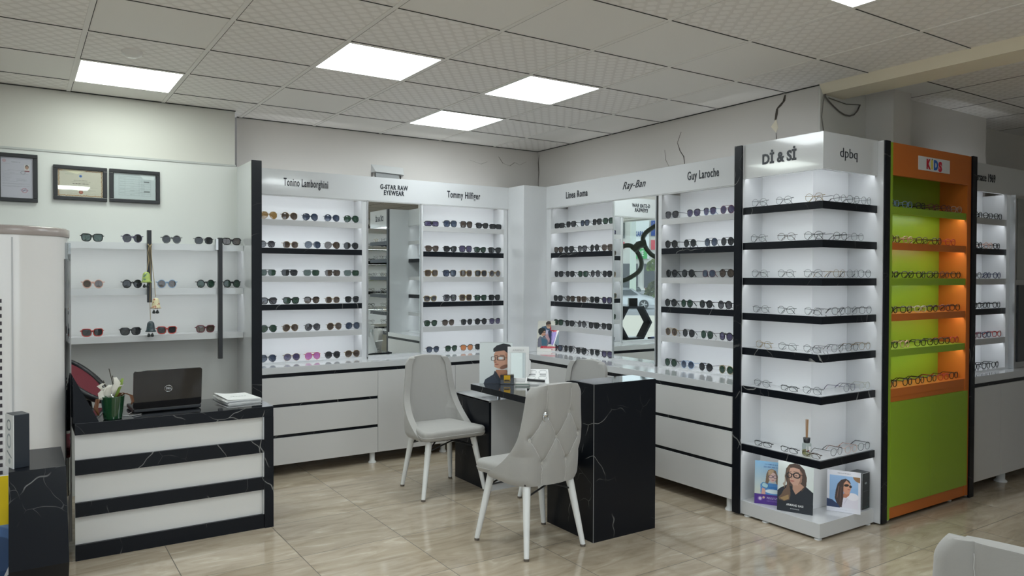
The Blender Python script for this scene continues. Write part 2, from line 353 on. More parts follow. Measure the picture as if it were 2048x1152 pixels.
# ceiling: tiles in a grid, two kinds, with the light panels left open
GX, GY, TS = 1.4981, 3.8991, .6
LIGHTS = [(0, 0, PANEL), (2, 0, PANEL), (2, 2, PANEL), (-2, 2, PANELG), (2, -4, PANEL), (-2, -2, PANEL), (0, -4, PANEL), (-5, -2, PANEL), (-2, -8, PANEL), (2, -8, PANEL)]
PLAIN = {(-2, 0), (2, -2), (0, -2), (0, 2), (4, -1), (4, 0), (4, 1), (1, 3), (2, 3), (-2, 3), (-3, 2), (0, -3), (3, 3), (4, 2)}
mb = MB(); g = .012
for i in range(-8, 5):
    for j in range(-13, 4):
        if any(i == a and j == b for a, b, _ in LIGHTS): continue
        x0, y0 = max(-3.12, GX + i * TS), GY + j * TS; x1, y1 = min(GX + i * TS + TS, 4.46), min(y0 + TS, 6.30)
        if x0 > 4.45 or y0 > 6.25: continue
        k = CEILW if (i, j) in PLAIN or random.random() < .06 else CEILP
        mb.add([(x0 + .001, y0 + .001, H), (x1 - .001, y0 + .001, H), (x1 - .001, y1 - .001, H), (x0 + .001, y1 - .001, H)], [(0, 3, 2, 1)], k)
mb.box(-3.3, 9.6, -3.8, 6.5, H + .08, H + .12, GAP)
CEIL = struct(mb.build('ceiling'))
mb = MB()
for i in range(-7, 6):                            # white T bars, with the dark shadow gap the photo shows on one side of each
    x = GX + i * TS
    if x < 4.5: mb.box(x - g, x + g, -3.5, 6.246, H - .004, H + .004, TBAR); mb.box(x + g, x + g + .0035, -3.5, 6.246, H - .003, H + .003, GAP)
for j in range(-13, 5):
    y = GY + j * TS
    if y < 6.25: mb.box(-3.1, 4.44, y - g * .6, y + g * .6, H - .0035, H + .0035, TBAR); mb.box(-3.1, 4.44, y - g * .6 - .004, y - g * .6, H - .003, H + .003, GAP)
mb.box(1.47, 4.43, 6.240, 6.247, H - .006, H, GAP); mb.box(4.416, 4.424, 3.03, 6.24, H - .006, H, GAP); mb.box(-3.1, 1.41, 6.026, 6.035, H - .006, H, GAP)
struct(mb.build('ceiling_grid'))
CEIL2M = mat('far_ceiling_tile', (.82, .81, .79), .5)
mb = MB()
for i in range(0, 9):
    for j in range(-11, 1):
        x0, y0 = 4.68 + i * TS, 2.60 + j * TS
        mb.add([(x0 + .006, y0 + .006, H), (x0 + TS - .006, y0 + .006, H), (x0 + TS - .006, y0 + TS - .006, H), (x0 + .006, y0 + TS - .006, H)], [(0, 3, 2, 1)], CEILP if (i * 3 + j) % 4 else CEIL2M)
mb.box(4.68, 9.5, -4, 3.3, H + .003, H + .006, GAP)
struct(mb.build('ceiling_far'))
LABELS_L = {(0, 0): 'square light panel, largest of the four whole panels in the ceiling', (2, 0): 'square light panel nearest the wall with the big plaster crack', (2, 2): 'smallest square light panel, over the back mirror bays', (-2, 2): 'greenish-white light panel over the reception desk and certificates', (2, -4): 'square light panel cut off by the top edge of the photo'}
for a, b, pm in LIGHTS:
    x0, y0 = GX + a * TS, GY + b * TS
    t = thing('ceiling_light', LABELS_L.get((a, b), 'square light panel set in the ceiling behind the camera'), 'ceiling light', (x0 + .3, y0 + .3, H), group='ceiling light panels')
    box('diffuser', x0 + .02, x0 + .58, y0 + .02, y0 + .58, H - .002, H + .01, pm, t)
    f = MB(); 
    for (p, q, r, s) in ((-.3, .3, -.3, -.28), (-.3, .3, .28, .3), (-.3, -.28, -.28, .28), (.28, .3, -.28, .28)): f.box(p, q, r, s, -.005, .012, TBAR)
    f.build('frame', t)
t = thing('smoke_detector', 'small round white detector on the ceiling near the greenish light panel', 'smoke detector', (.55, 4.78, H))
MB().lathe([(.001, -.032), (.03, -.03), (.05, -.018), (.056, 0)], mat('detector_plastic', (.80, .79, .77), .4), 20).build('housing', t)

# plaster cracks
CRK = mat('crack_dark', (.07, .06, .05), .9); CRL = mat('bare_plaster', (.80, .74, .60), .9)
def crack(name, pts, w, x=None, y=None, m=CRK):
    """jagged thin sliver lying on a wall plane"""
    vs = []; n = len(pts)
    for i, (a, z) in enumerate(pts):
        ww = w * (.35 + .65 * math.sin(PI * (i + .5) / n)) * random.uniform(.6, 1.3)
        for sgn in (-1, 1): vs.append((x, a + sgn * ww, z) if x is not None else (a + sgn * ww, y, z))
    fs = [(2 * i, 2 * i + 1, 2 * i + 3, 2 * i + 2) for i in range(n - 1)]
    mb = MB(); mb.add(vs, fs, m); return struct(mb.build(name))
crack('wall_crack_large', [(3.30, 2.80), (3.31, 2.76), (3.345, 2.73), (3.365, 2.715), (3.37, 2.68), (3.378, 2.64)], .013, x=4.4215)
mb = MB(); mb.add([(4.4212, 3.372, 2.645), (4.4212, 3.415, 2.60), (4.4212, 3.372, 2.55), (4.4212, 3.355, 2.585)], [(0, 1, 2, 3)], CRL); struct(mb.build('wall_plaster_chip'))
crack('wall_crack_tail', [(3.372, 2.55), (3.368, 2.50), (3.37, 2.44), (3.366, 2.38)], .003, x=4.4215)
crack('wall_crack_middle', [(4.27, 2.70), (4.31, 2.62), (4.28, 2.55), (4.24, 2.50), (4.23, 2.44), (4.17, 2.38)], .004, x=4.4215)
crack('wall_crack_thin', [(4.45, 2.58), (4.44, 2.50), (4.40, 2.44), (4.36, 2.41)], .002, x=4.4215)
crack('wall_crack_corner', [(6.22, 2.78), (6.235, 2.70), (6.225, 2.6), (6.235, 2.5), (6.225, 2.4)], .006, x=4.4215)
crack('wall_crack_back', [(3.95, 2.72), (4.0, 2.66), (4.08, 2.64), (4.14, 2.68), (4.2, 2.66), (4.28, 2.70)], .004, y=6.2445)
crack('wall_crack_left', [(3.62, 2.66), (3.75, 2.63), (3.82, 2.66)], .003, y=6.2445)
# loose cable on the column
t = MB(); cb = mat('cable_grey', (.13, .12, .11), .6)
t.tube([(4.47, 3.02, 2.80), (4.46, 3.018, 2.74), (4.50, 3.02, 2.715), (4.56, 3.02, 2.685), (4.62, 3.02, 2.66), (4.68, 3.02, 2.645), (4.74, 3.02, 2.645), (4.79, 3.02, 2.66), (4.83, 3.02, 2.69), (4.86, 3.02, 2.735)], .005, cb)
t.tube([(4.46, 3.02, 2.76), (4.43, 3.012, 2.70), (4.425, 3.02, 2.60), (4.47, 3.022, 2.45), (4.5, 3.022, 2.36)], .003, cb)
t.tube([(4.50, 3.02, 2.735), (4.70, 3.022, 2.72), (4.85, 3.022, 2.735)], .003, cb)
tag(t.build('cable'), 'loose grey cable drooping from the beam beside the cracked wall corner', 'cable')
# fixture above the back fascia
t = thing('wall_lamp', 'white box fixture on the wall above the back fascia boards', 'wall fixture', (2.77, 6.246, 2.39))
mb = MB(); fx = mat('fixture_plastic', (.60, .61, .61), .3)
mb.add([(-.155, 0, .145), (.155, 0, .135), (-.13, -.05, .075), (.14, -.05, .065), (-.155, 0, .07), (.155, 0, .06)], [(0, 2, 3, 1), (0, 4, 2), (1, 3, 5), (2, 4, 5, 3)], fx); mb.build('hood', t)
MB().box(-.12, .10, -.03, 0, -.01, .07, mat('fixture_dark', (.28, .29, .29), .4)).build('body', t)
mb = MB(); mb.cyl((-.15, -.01, -.03), (-.15, -.01, .07), .004, .004, BLKP, 6); mb.build('bracket', t); MB().cyl((.125, -.01, -.03), (.125, -.01, .07), .004, .004, BLKP, 6).build('bracket', t)

# ================================================================== DISPLAY FURNITURE
ZT = [1.990, 1.764, 1.539, 1.314, 1.090]; TH = .045; ZTOP, ZBOT = 2.388, 2.185; CT = .8425
def led(parent, x0, x1, y0, y1, z):
    mb = MB(); l = parent.location; a = [(x0, y0), (x1, y0), (x1, y1), (x0, y1)]
    mb.add([(x - l.x, y - l.y, z - l.z) for x, y in a], [(0, 3, 2, 1)], LED); return mb.build('led_strip', parent)
def bay(name, label, axis, a0, a1, front, back, blacks=(1, 3), unlit=(), stile=(0, 0), marb=MARBLE, frontm=WHITE, zt=ZT):
    """recessed bay of shelves. axis 'x': front is a Y plane and the bay runs in X; axis 'y': front is an X plane"""
    loc = ((a0 + a1) / 2, (front + back) / 2, CT) if axis == 'x' else ((front + back) / 2, (a0 + a1) / 2, CT)
    t = thing(name, label, 'display shelf', loc)
    def b(nm, p0, p1, d0, d1, z0, z1, m, **k):
        return box(nm, p0, p1, d0, d1, z0, z1, m, t, **k) if axis == 'x' else box(nm, d0, d1, p0, p1, z0, z1, m, t, **k)
    b('back_panel', a0, a1, back - .012, back, CT, ZBOT + .05, BOARD)
    if stile[0]: b('side_panel', a0 - stile[0], a0, front, back, CT, ZBOT, WHITE)
    if stile[1]: b('side_panel', a1, a1 + stile[1], front, back, CT, ZBOT, WHITE)
    b('plinth', a0, a1, front + .0, back, CT, CT + .012, WHITE)
    for k, z in enumerate(zt):
        b('shelf', a0, a1, front + .0162, back - .0125, z - .018, z, WHITE); b('shelf_lip', a0, a1, front, front + .016, z - TH, z, GREYF if k not in blacks else marb)
    for k, z in enumerate([ZBOT + .03] + [z - .0195 for z in zt]):
        if k in unlit: continue
        if axis == 'x': led(t, a0 + .01, a1 - .01, front + .018, front + .032, z)
        else: led(t, front + .018, front + .032, a0 + .01, a1 - .01, z)
    return t
GREYF = mat('shelf_edge_white', (.50, .50, .50), .3)
B1 = bay('display_bay', 'lit bay of five shelves beside the black-edged end panel near the desk', 'x', 1.49, 2.433, 6.004, 6.2, stile=(.0, .043))
B2 = bay('display_bay', 'lit bay between the back mirror and the white corner post', 'x', 3.008, 3.858, 6.004, 6.2, stile=(.03, .04))
R1 = bay('display_bay', 'lit bay between the white corner post and the side wall mirror', 'y', 4.797, 5.667, 4.166, 4.38, stile=(.012, .068))
R2 = bay('display_bay', 'lit bay between the side wall mirror and the tall black-edged column', 'y', 3.285, 4.222, 4.166, 4.38, unlit=(2,), stile=(.0, .035))
V1 = bay('display_bay', 'lit bay of eyeglasses past the orange and green unit', 'x', 5.62, 6.365, 2.738, 2.925, blacks=(1, 3), stile=(0, .055))
# fascia boards with brand lettering
def fascia(label, x0, x1, y0, y1): return thing('fascia_board', label, 'sign board', ((x0 + x1) / 2, (y0 + y1) / 2, ZBOT))
f = fascia('long white fascia with three black names over the back wall bays', 1.48, 3.93, 5.99, 6.02)
box('board', 1.485, 3.9045, 5.998, 6.02, ZBOT, ZTOP, WHITE, f, bevel=.001); box('board_edge', 1.485, 3.9045, 6.0, 6.02, ZBOT - .008, ZBOT - .001, GREYL, f)
text('lettering', 'Tonino Lamborghini', .088, 1.77, 5.996, 2.262, f, LETTER, width=.365, offset=.0015, space=1.12)
text('lettering', 'G-STAR RAW', .055, 2.594, 5.996, 2.292, f, LETTER, width=.26, offset=.0015, space=1.12); text('lettering', 'EYEWEAR', .055, 2.627, 5.996, 2.243, f, LETTER, width=.19, offset=.0015, space=1.12)
text('lettering', 'Tommy Hilfiger', .085, 3.244, 5.996, 2.258, f, LETTER, width=.348, offset=.0015, space=1.12)
f = fascia('long white fascia with three black names over the side wall bays', 4.16, 4.19, 3.28, 5.74)
box('board', 4.160, 4.19, 3.283, 5.7354, ZBOT, ZTOP, WHITE, f, bevel=.001); box('board_edge', 4.162, 4.19, 3.283, 5.7354, ZBOT - .008, ZBOT - .001, GREYL, f)
text('lettering', 'Linea Roma', .085, 4.158, 5.431, 2.252, f, LETTER, '-X', width=.308, offset=.0015, space=1.12)
text('lettering', 'Ray-Ban', .085, 4.158, 4.669, 2.262, f, LETTER, '-X', width=.27, offset=.0004, shear=.5, space=1.1)
text('lettering', 'Guy Laroche', .088, 4.158, 3.951, 2.262, f, LETTER, '-X', width=.30, offset=.0015, space=1.12)
f = fascia('grey-white fascia with a clipped name beyond the orange unit', 5.62, 7.4, 2.738, 2.76)
box('board', 5.62, 7.3, 2.735, 2.76, ZBOT, 2.393, WHITE, f, bevel=.001)
text('lettering', 'Versace 1969', .085, 5.83, 2.733, 2.262, f, LETTER, width=.335, offset=.0005)
# mirrors
def wall_mirror(label, axis, a0, a1, front):
    loc = ((a0 + a1) / 2, front, CT) if axis == 'x' else (front, (a0 + a1) / 2, CT)
    t = thing('wall_mirror', label, 'mirror', loc)
    def b(nm, p0, p1, d0, d1, z0, z1, m): return box(nm, p0, p1, d0, d1, z0, z1, m, t) if axis == 'x' else box(nm, d0, d1, p0, p1, z0, z1, m, t)
    b('glass', a0, a1, front, front + .006, CT + .02, ZBOT - .003, MIRROR); b('backing', a0, a1, front + .007, front + .05, CT, ZBOT, WHITEM)
    b('frame', a0 - .009, a0 + .002, front - .006, front + .02, CT + .01, ZBOT, ALU); b('frame', a1 - .002, a1 + .009, front - .006, front + .02, CT + .01, ZBOT, ALU)
    b('frame', a0, a1, front - .006, front + .02, CT, CT + .022, WHITE)
wall_mirror('tall narrow mirror set between the two back wall bays', 'x', 2.486, 2.978, 6.006)
wall_mirror('tall narrow mirror set between the two side wall bays', 'y', 4.286, 4.783, 4.168)
# corner post
t = thing('corner_post', 'glossy white square post filling the corner between the bays', 'post', (4.1, 5.95, CT))
box('cladding', 3.9045, 4.4, 5.7354, 6.2, CT, ZTOP, WHITE, t, bevel=.0015)
# end panel by the desk
t = thing('end_panel', 'tall white end panel with a black marbled front edge behind the desk', 'panel', (1.455, 5.9, 0))
box('panel', 1.42, 1.472, 5.60, 6.03, 0, 2.379, WHITE, t); box('edging', 1.418, 1.49, 5.588, 5.602, 0, 2.382, MARBLE, t); box('edge_side', 1.472, 1.49, 5.602, 6.1, 0, 2.379, WHITE, t)
# worktop L
t = thing('worktop', 'glossy white L-shaped worktop running under the wall bays', 'worktop', (3.9, 5.8, .8))
mb = MB(); pts = [(1.49, 5.758), (3.882, 5.758), (3.882, 3.284), (4.42, 3.284), (4.42, 6.23), (1.49, 6.23)]
mb.prism([(x - 3.9, y - 5.8) for x, y in pts], .7926 - .8, CT - .8, WHITE); mb.build('top', t, bevel=.0015)
mb = MB(); mb.prism([(x - 3.9, y - 5.8) for x, y in [(1.49, 5.768), (3.892, 5.768), (3.892, 3.284), (4.42, 3.284), (4.42, 6.23), (1.49, 6.23)]], .7639 - .8, .7926 - .8, MARBLE); mb.build('black_band', t)
def foot(t, x, y, z=.093, r=.022):
    mb = MB(); l = t.location; mb.lathe([(r * 1.5, 0), (r * 1.5, .008), (r, .02), (r, z), (0.0, z)], LEGW, 16, (x - l.x, y - l.y, -l.z)); return mb.build('foot', t)
def drawers(label, axis, a0, a1, front, back):
    loc = ((a0 + a1) / 2, (front + back) / 2, 0) if axis == 'x' else ((front + back) / 2, (a0 + a1) / 2, 0)
    t = thing('drawer_cabinet', label, 'cabinet', loc)
    def b(nm, p0, p1, d0, d1, z0, z1, m, **k): return box(nm, p0, p1, d0, d1, z0, z1, m, t, **k) if axis == 'x' else box(nm, d0, d1, p0, p1, z0, z1, m, t, **k)
    b('carcass', a0, a1, front + .02, back, .093, .7635, WHITEM)
    for z0, z1 in ((.558, .7635), (.323, .534), (.0926, .2987)): b('drawer', a0 + .001, a1 - .0015, front, front + .02, z0, z1, WHITEM, bevel=.001)
    for z0, z1 in ((.534, .558), (.2987, .323)): b('black_band', a0 + .001, a1 - .001, front + .010, front + .02, z0, z1, MARBLE)
    if axis == 'x': foot(t, a0 + .1, front + .06); foot(t, a1 - .03, front + .05)
    else: foot(t, front + .06, a0 + .06); foot(t, front + .06, a1 - .06)
def doors(label, axis, a0, a1, front, back, n=1, nm='door_cabinet'):
    loc = ((a0 + a1) / 2, (front + back) / 2, 0) if axis == 'x' else ((front + back) / 2, (a0 + a1) / 2, 0)
    t = thing(nm, label, 'cabinet', loc)
    def b(nm, p0, p1, d0, d1, z0, z1, m, **k): return box(nm, p0, p1, d0, d1, z0, z1, m, t, **k) if axis == 'x' else box(nm, d0, d1, p0, p1, z0, z1, m, t, **k)
    b('carcass', a0, a1, front + .02, back, .093, .7635, WHITEM); w = (a1 - a0) / n
    for k in range(n): b('door', a0 + k * w + .0015, a0 + (k + 1) * w - .0015, front, front + .02, .0926, .7635, WHITEM, bevel=.001)
    if axis == 'x': foot(t, a0 + .5, front + .08); foot(t, a1 - .08, front + .08)
    else: foot(t, front + .08, a0 + .1); foot(t, front + .08, a1 - .1)
drawers('white three-drawer cabinet under the bay nearest the reception desk', 'x', 1.5, 2.473, 5.758, 6.22)
doors('white door cabinet behind the chair that faces the camera', 'x', 2.473, 3.2, 5.758, 6.22, 1)
doors('white door cabinet below the two portrait cards, by the room corner', 'x', 3.2, 3.882, 5.758, 6.22, 1)
drawers('white three-drawer cabinet between black table block and tall column', 'y', 3.284, 4.20, 3.882, 4.40)
doors('white door cabinet along the side wall behind the table', 'y', 4.20, 5.758, 3.882, 4.40, 2)
# tall column / end panel of the side wall
t = thing('end_panel', 'full-height black marbled column left of the corner display stand', 'panel', (4.1, 3.25, 0))
box('panel', 3.90, 4.42, 3.227, 3.282, .02, ZTOP, WHITE, t); box('edging', 3.888, 3.902, 3.226, 3.283, .012, ZTOP + .002, MARBLE, t)
foot(t, 3.95, 3.27, .03, .015)

# ---- corner display stand (L-shaped shelves round the building column)
XC, YC, XE, YL, XB, YB = 3.907, 2.653, 4.464, 3.2265, 4.096, 2.85
t = CS = thing('corner_display_stand', 'white corner stand with seven L-shaped black-edged shelves of eyeglasses', 'display stand', (4.1, 2.9, 0))
Lp = lambda d=0.: [(XC + d, YC + d), (XE, YC + d), (XE, YB), (XB, YB), (XB, YL), (XC + d, YL)]
def Lpr(nm, z0, z1, m, d=0., bevel=0):
    mb = MB(); mb.prism([(x - 4.1, y - 2.9) for x, y in Lp(d)], z0, z1, m); return mb.build(nm, t, bevel=bevel)
box('back_panel', XB, XB + .012, YB, YL, .10, ZBOT + .03, BOARD, t); box('back_panel', XB + .0125, XE + .001, YB, YB + .012, .10, ZBOT + .03, BOARD, t)
ZC = ZT + [.8425, .466]
for z in ZC:
    Lpr('shelf', z - .018, z, WHITE, .0162)
    mb = MB(); mb.prism([(x - 4.1, y - 2.9) for x, y in [(XC, YC), (XE, YC), (XE, YC + .016), (XC + .016, YC + .016), (XC + .016, YL), (XC, YL)]], z - TH, z, MARBLE); mb.build('shelf_lip', t)
for z in [ZBOT + .012] + [z - .0195 for z in ZC]:
    led(t, XC + .02, XC + .032, YC + .036, YL - .005, z); led(t, XC + .02, XE - .005, YC + .02, YC + .032, z)
Lpr('base', .0134, .0996, WHITE, 0, .001)
l = t.location
mb = MB(); mb.prism([(x - l.x, y - l.y) for x, y in [(XC, YC), (XE, YC), (XE, YC + .02), (XC + .02, YC + .02), (XC + .02, YL), (XC, YL)]], ZBOT - .01, ZTOP + .005, WHITE); hd = mb.build('header', t)
Lpr('header_lid', ZTOP - .03, ZTOP, WHITE, .0205)
for x, y in ((3.93, 2.68), (4.43, 2.68), (3.93, 3.19), (3.93, 3.05)): 
    mb = MB(); mb.lathe([(.022, 0), (.022, .005), (.009, .008), (.009, .016)], LEGW, 14, (x - l.x, y - l.y, 0)); mb.build('foot', t)
box('side_panel', 4.466, 4.529, 2.617, 3.02, .012, ZTOP + .002, WHITE, t); box('edging', 4.474, 4.530, 2.608, 2.618, .010, ZTOP + .004, MARBLE, t)
text('lettering', 'D\u0130 & S\u0130', .085, 3.9055, 3.082, 2.252, t, LETTER, '-X', width=.246, offset=.0030, ext=.001)
text('lettering', 'dpbq', .082, 4.065, 2.6515, 2.258, t, LETTER, width=.175, offset=-.0005)

# ---- children's unit
t = thing('kids_display_unit', 'orange and green children\'s eyeglasses unit with two green doors', 'display stand', (5.05, 2.75, 0))
box('side_panel', 4.531, 4.5687, 2.615, 2.83, .02, ZTOP, GREEN, t)
box('side_panel', 5.5457, 5.556, 2.618, 2.83, .02, ZTOP, ORANGE, t); box('side_panel', 5.500, 5.5457, 2.6155, 2.83, .024, ZTOP, ORANGE, t)
box('back_panel', 4.5687, 5.50, 2.803, 2.815, .76, ZTOP, GREEN, t)
h = box('header', 4.5687, 5.501, 2.613, 2.633, ZBOT, ZTOP, ORANGE, t)
pl = MB().box(-.1955, .1955, -.003, 0, -.0445, .0445, mat('sign_plate', (.70, .71, .72), .4)).build('sign_plate', h, (5.0525 - 5.05, 2.613 - 2.75, 2.287))
for ch, xx, cc, w in (('K', -.100, 'c01830', .050), ('D', -.010, '1860b8', .052), ('S', .050, 'c8203c', .046)):
    text('letter', ch, .082, 5.0525 + xx, 2.6095, 2.258, None, mat('ink_' + ch, hexc(cc), .5), width=w, offset=.0055, ext=.0006).parent = None
    o = bpy.context.scene.objects[-1] if False else [q for q in bpy.data.objects if q.name.startswith('letter')and q.parent is None and q.name[:9] != 'lettering'][-1]
    o.parent = pl; o.location = Vector((xx, -.0035, -.029 - (.006 if ch == 'S' else 0)))
mb = MB(); yl = mat('ink_pencil', hexc('d8c840'), .5); mb.box(-.008, .008, -.005, -.003, -.032, .028, yl); mb.add([(-.008, -.005, .028), (.008, -.005, .028), (0, -.005, .041)], [(0, 1, 2)], mat('ink_tip', hexc('3a5a30'), .5)); mb.build('letter_pencil', pl, (-.034, 0, 0))
for k, z in enumerate(ZT): 
    m_ = GREEN if k % 2 == 0 else ORANGE
    box('shelf', 4.5687, 5.4957, 2.6352, 2.803, z - .018, z, m_, t); box('shelf_lip', 4.5687, 5.4957, 2.619, 2.635, z - TH, z, m_, t)
    led(t, 4.58, 5.49, 2.638, 2.662, z - .0195)
box('shelf', 4.5687, 5.500, 2.619, 2.803, CT - .05, CT, ORANGE, t); box('rail', 4.5687, 5.500, 2.622, 2.80, .7596, CT - .051, ORANGE, t)
box('door', 4.570, 5.0455, 2.612, 2.630, .0966, .7586, GREEN, t, bevel=.001); box('door', 5.0475, 5.5316, 2.612, 2.630, .0966, .7586, GREEN, t, bevel=.001)
box('carcass', 4.5687, 5.50, 2.631, 2.81, .0956, .7596, GREEN, t)
box('kickboard', 4.5687, 5.535, 2.618, 2.64, .0236, .0956, ORANGE, t)
for x in (4.60, 5.38): mb = MB(); mb.lathe([(.02, 0), (.02, .006), (.01, .01), (.01, .0236)], LEGW, 14, (x - 5.05, 2.66 - 2.75, 0)); mb.build('foot', t)
t = thing('end_panel', 'black marbled panel edge between the orange unit and the far bay', 'panel', (5.59, 2.75, 0))
box('panel', 5.558, 5.612, 2.62, 2.925, .006, ZTOP + .002, WHITE, t); box('edging', 5.556, 5.6157, 2.606, 2.621, .004, ZTOP + .004, MARBLE, t)

# ---- far counter past the kids unit
t = thing('worktop', 'white worktop with black band past the orange unit', 'worktop', (6.5, 2.8, .8))
box('top', 5.616, 7.6, 2.623, 2.925, .7926, CT, WHITE, t); box('black_band', 5.616, 7.6, 2.633, 2.92, .7639, .7926, MARBLE, t)
t = thing('door_cabinet', 'grey-white door cabinet past the orange unit', 'cabinet', (6.5, 2.8, 0))
box('carcass', 5.62, 7.6, 2.643, 2.92, .0926, .7635, WHITEM, t)
for k, (a, b) in enumerate(((5.62, 6.045), (6.048, 6.6), (6.603, 7.2))): box('door', a, b, 2.623, 2.643, .0926, .7635, WHITEM, t)
foot(t, 6.23, 2.70, .093, .03)
t = thing('glazed_cabinet', 'grey aluminium-framed cabinet standing on the far worktop', 'cabinet', (6.8, 2.8, CT))
box('body', 6.44, 7.4, 2.72, 2.90, CT + .001, ZBOT, ALU, t)
box('door', 6.47, 7.0, 2.705, 2.72, 1.53, 2.16, mat('frosted_panel', (.30, .31, .30), .35), t)
box('door', 6.50, 7.0, 2.705, 2.72, .89, 1.49, mat('dark_panel', (.05, .055, .06), .3), t)
box('frame', 6.42, 6.44, 2.70, 2.9, CT + .001, ZBOT, ALU, t); box('frame', 6.44, 7.0, 2.70, 2.72, 1.49, 1.53, ALU, t)

# ================================================================== LEFT: wall shelves above the desk
def wshelf(label, z0, z1, lit=True):
    t = thing('wall_shelf', label, 'shelf', (.85, 5.93, z1))
    box('board', -.35, 1.4175, 5.8512, 6.0295, z1 - .018, z1, WHITE, t); box('lip', -.35, 1.4175, 5.835, 5.851, z0, z1, WHITE, t)
    if lit: led(t, .0, 1.40, 5.853, 5.867, z1 - .0195)
wshelf('white wall shelf above the desk, topmost of three', 1.725, 1.770); wshelf('white wall shelf above the desk, middle of three', 1.405, 1.450); wshelf('white wall shelf above the desk, lowest of three', 1.076, 1.120, False)
t = thing('slat_bar', 'short black vertical bar with bells hanging on it, left of the longer', 'bar', (.772, 5.81, 1.36)); box('bar', .758, .786, 5.80, 5.832, 1.352, 1.86, BLKP, t, bevel=.002)
t = thing('slat_bar', 'long black vertical bar in front of the wall shelves', 'bar', (1.24, 5.81, .93)); box('bar', 1.232, 1.262, 5.80, 5.832, .929, 1.822, BLKP, t, bevel=.002); box('clip', 1.215, 1.232, 5.80, 5.832, 1.73, 1.81, ALU, t)
# bells
t = thing('bell_chime', 'string of three painted bells tied to the short black bar', 'wind chime', (.772, 5.79, 1.75))
ST = mat('jute_string', (.42, .33, .2), .9)
mb = MB(); mb.tube([(-.004, 0, 0), (-.012, 0, -.05), (-.006, 0, -.1), (-.018, -.01, -.17)], .0025, ST, 5); mb.tube([(.006, 0, 0), (.014, -.003, -.12), (.03, -.01, -.28), (.034, -.012, -.36)], .0025, ST, 5)
mb.tube([(0, 0, 0), (.004, 0, -.2), (.0, 0, -.4), (.003, -.004, -.52)], .0022, ST, 5); mb.tube([(-.012, 0, .012), (0, -.004, -.006), (.014, 0, .012)], .004, ST, 6); mb.build('string', t)
def bellm(nm, c1, c2, sc):
    m = bpy.data.materials.new(nm); m.use_nodes = True; nt = m.node_tree; b = nt.nodes['Principled BSDF']; b.inputs['Roughness'].default_value = .3
    tc = N(nt, 'ShaderNodeTexCoord'); v = N(nt, 'ShaderNodeTexVoronoi'); v.inputs['Scale'].default_value = sc; nt.links.new(tc.outputs['Object'], v.inputs['Vector'])
    nt.links.new(ramp(nt, v.outputs['Distance'], [(.3, hexc(c1)), (.42, hexc(c2))]), b.inputs['Base Color']); return m
for nm, c, zz, c1, c2 in (('bell_green', (-.024, -.012), -.255, '5f7f74', 'a5b860'), ('bell_red', (.036, -.014), -.437, 'b06a5c', 'd8cfa8'), ('bell_dark', (.004, -.006), -.60, '1d3b40', '39454a')):
    r = .032
    mb = MB(); mb.lathe([(.001, .072), (.012, .070), (.022, .058), (.026, .03), (.029, .008), (.036, 0), (.033, -.003), (.027, .006), (.022, .03)], bellm(nm, c1, c2, 55), 20, (c[0], c[1], zz)); bl = mb.build('bell', t)
    for dx in (-.012, .010):
        q = MB(); q.tube([(c[0] + dx, c[1], zz + .01), (c[0] + dx, c[1], zz - .02)], .0012, ST, 4); q.lathe([(.001, .018), (.008, .010), (.012, -.006), (.001, -.010)], mat('clapper', (.05, .06, .06), .4), 10, (c[0] + dx, c[1], zz - .03)); q.build('clapper', bl)
# framed certificates
def certificate(label, x0, x1, z0, z1, art, fr=.026):
    t = thing('picture_frame', label, 'picture', ((x0 + x1) / 2, 6.028, z0)); w, h = x1 - x0, z1 - z0; mb = MB()
    for (a, b, c, d) in ((-w / 2, w / 2, 0, fr), (-w / 2, w / 2, h - fr, h), (-w / 2, -w / 2 + fr, fr, h - fr), (w / 2 - fr, w / 2, fr, h - fr)): mb.box(a, b, -.022, 0, c, d, BLKP)
    mb.build('frame', t, bevel=.003)
    o = art.panel('document', h - 2 * fr + .006, t, .003); o.location = (0, -.010, fr - .003)
    MB().box(-w / 2 + fr, w / 2 - fr, -.0135, -.0125, fr, h - fr, PANE).build('glazing', t)
a = Art(.70, 200, 'b9b6c2')
a.ring(.09, .90, .03, .03, .008, 'b05050'); a.ell(.09, .90, .012, .012, 'c07070'); a.words(.24, .42, .875, .022, '8f8d96', .9, 3); a.words(.05, .2, .83, .008, '55565c')
a.rect(.50, .60, .66, .83, 'cfc8c6'); a.ell(.55, .77, .038, .05, '2a2424'); a.ell(.55, .755, .03, .042, 'a8806c'); a.rect(.505, .60, .66, .68, '7a2c3c')
for i, (x0, x1, y) in enumerate([(.17, .52, .68), (.06, .2, .655), (.06, .3, .62), (.06, .58, .59), (.06, .2, .56), (.06, .25, .53), (.06, .22, .50), (.06, .2, .475), (.06, .2, .45), (.34, .5, .475), (.34, .55, .45), (.34, .55, .43), (.06, .36, .41), (.06, .60, .36), (.06, .50, .345), (.06, .60, .30), (.06, .40, .285)]): a.words(x0, x1, y, .009, '4b4b55', .8, i)
a.ring(.50, .20, .055, .05, .01, 'b04a5c'); a.line(.42, .21, .58, .20, .008, '4a3a66'); a.line(.46, .16, .53, .25, .008, '4a3a66'); a.ring(.47, .63, .045, .035, .006, '55565c')
certificate('tall framed certificate with a small portrait photo and red stamp', -.118, .1155, 2.031, 2.353, a)
a = Art(1.46, 150, 'c6c0b0')
for i in range(60):
    x = 1.46 * i / 60
    for y in (.05, .95): a.ell(x + .012, y + random.uniform(-.015, .015), .016, .020, '9a6a4c' if i % 2 else 'b8a070')
for i in range(40):
    y = i / 40
    for x in (.05, 1.41): a.ell(x + random.uniform(-.015, .015), y, .018, .016, '8c5c44' if i % 2 else 'b8a070')
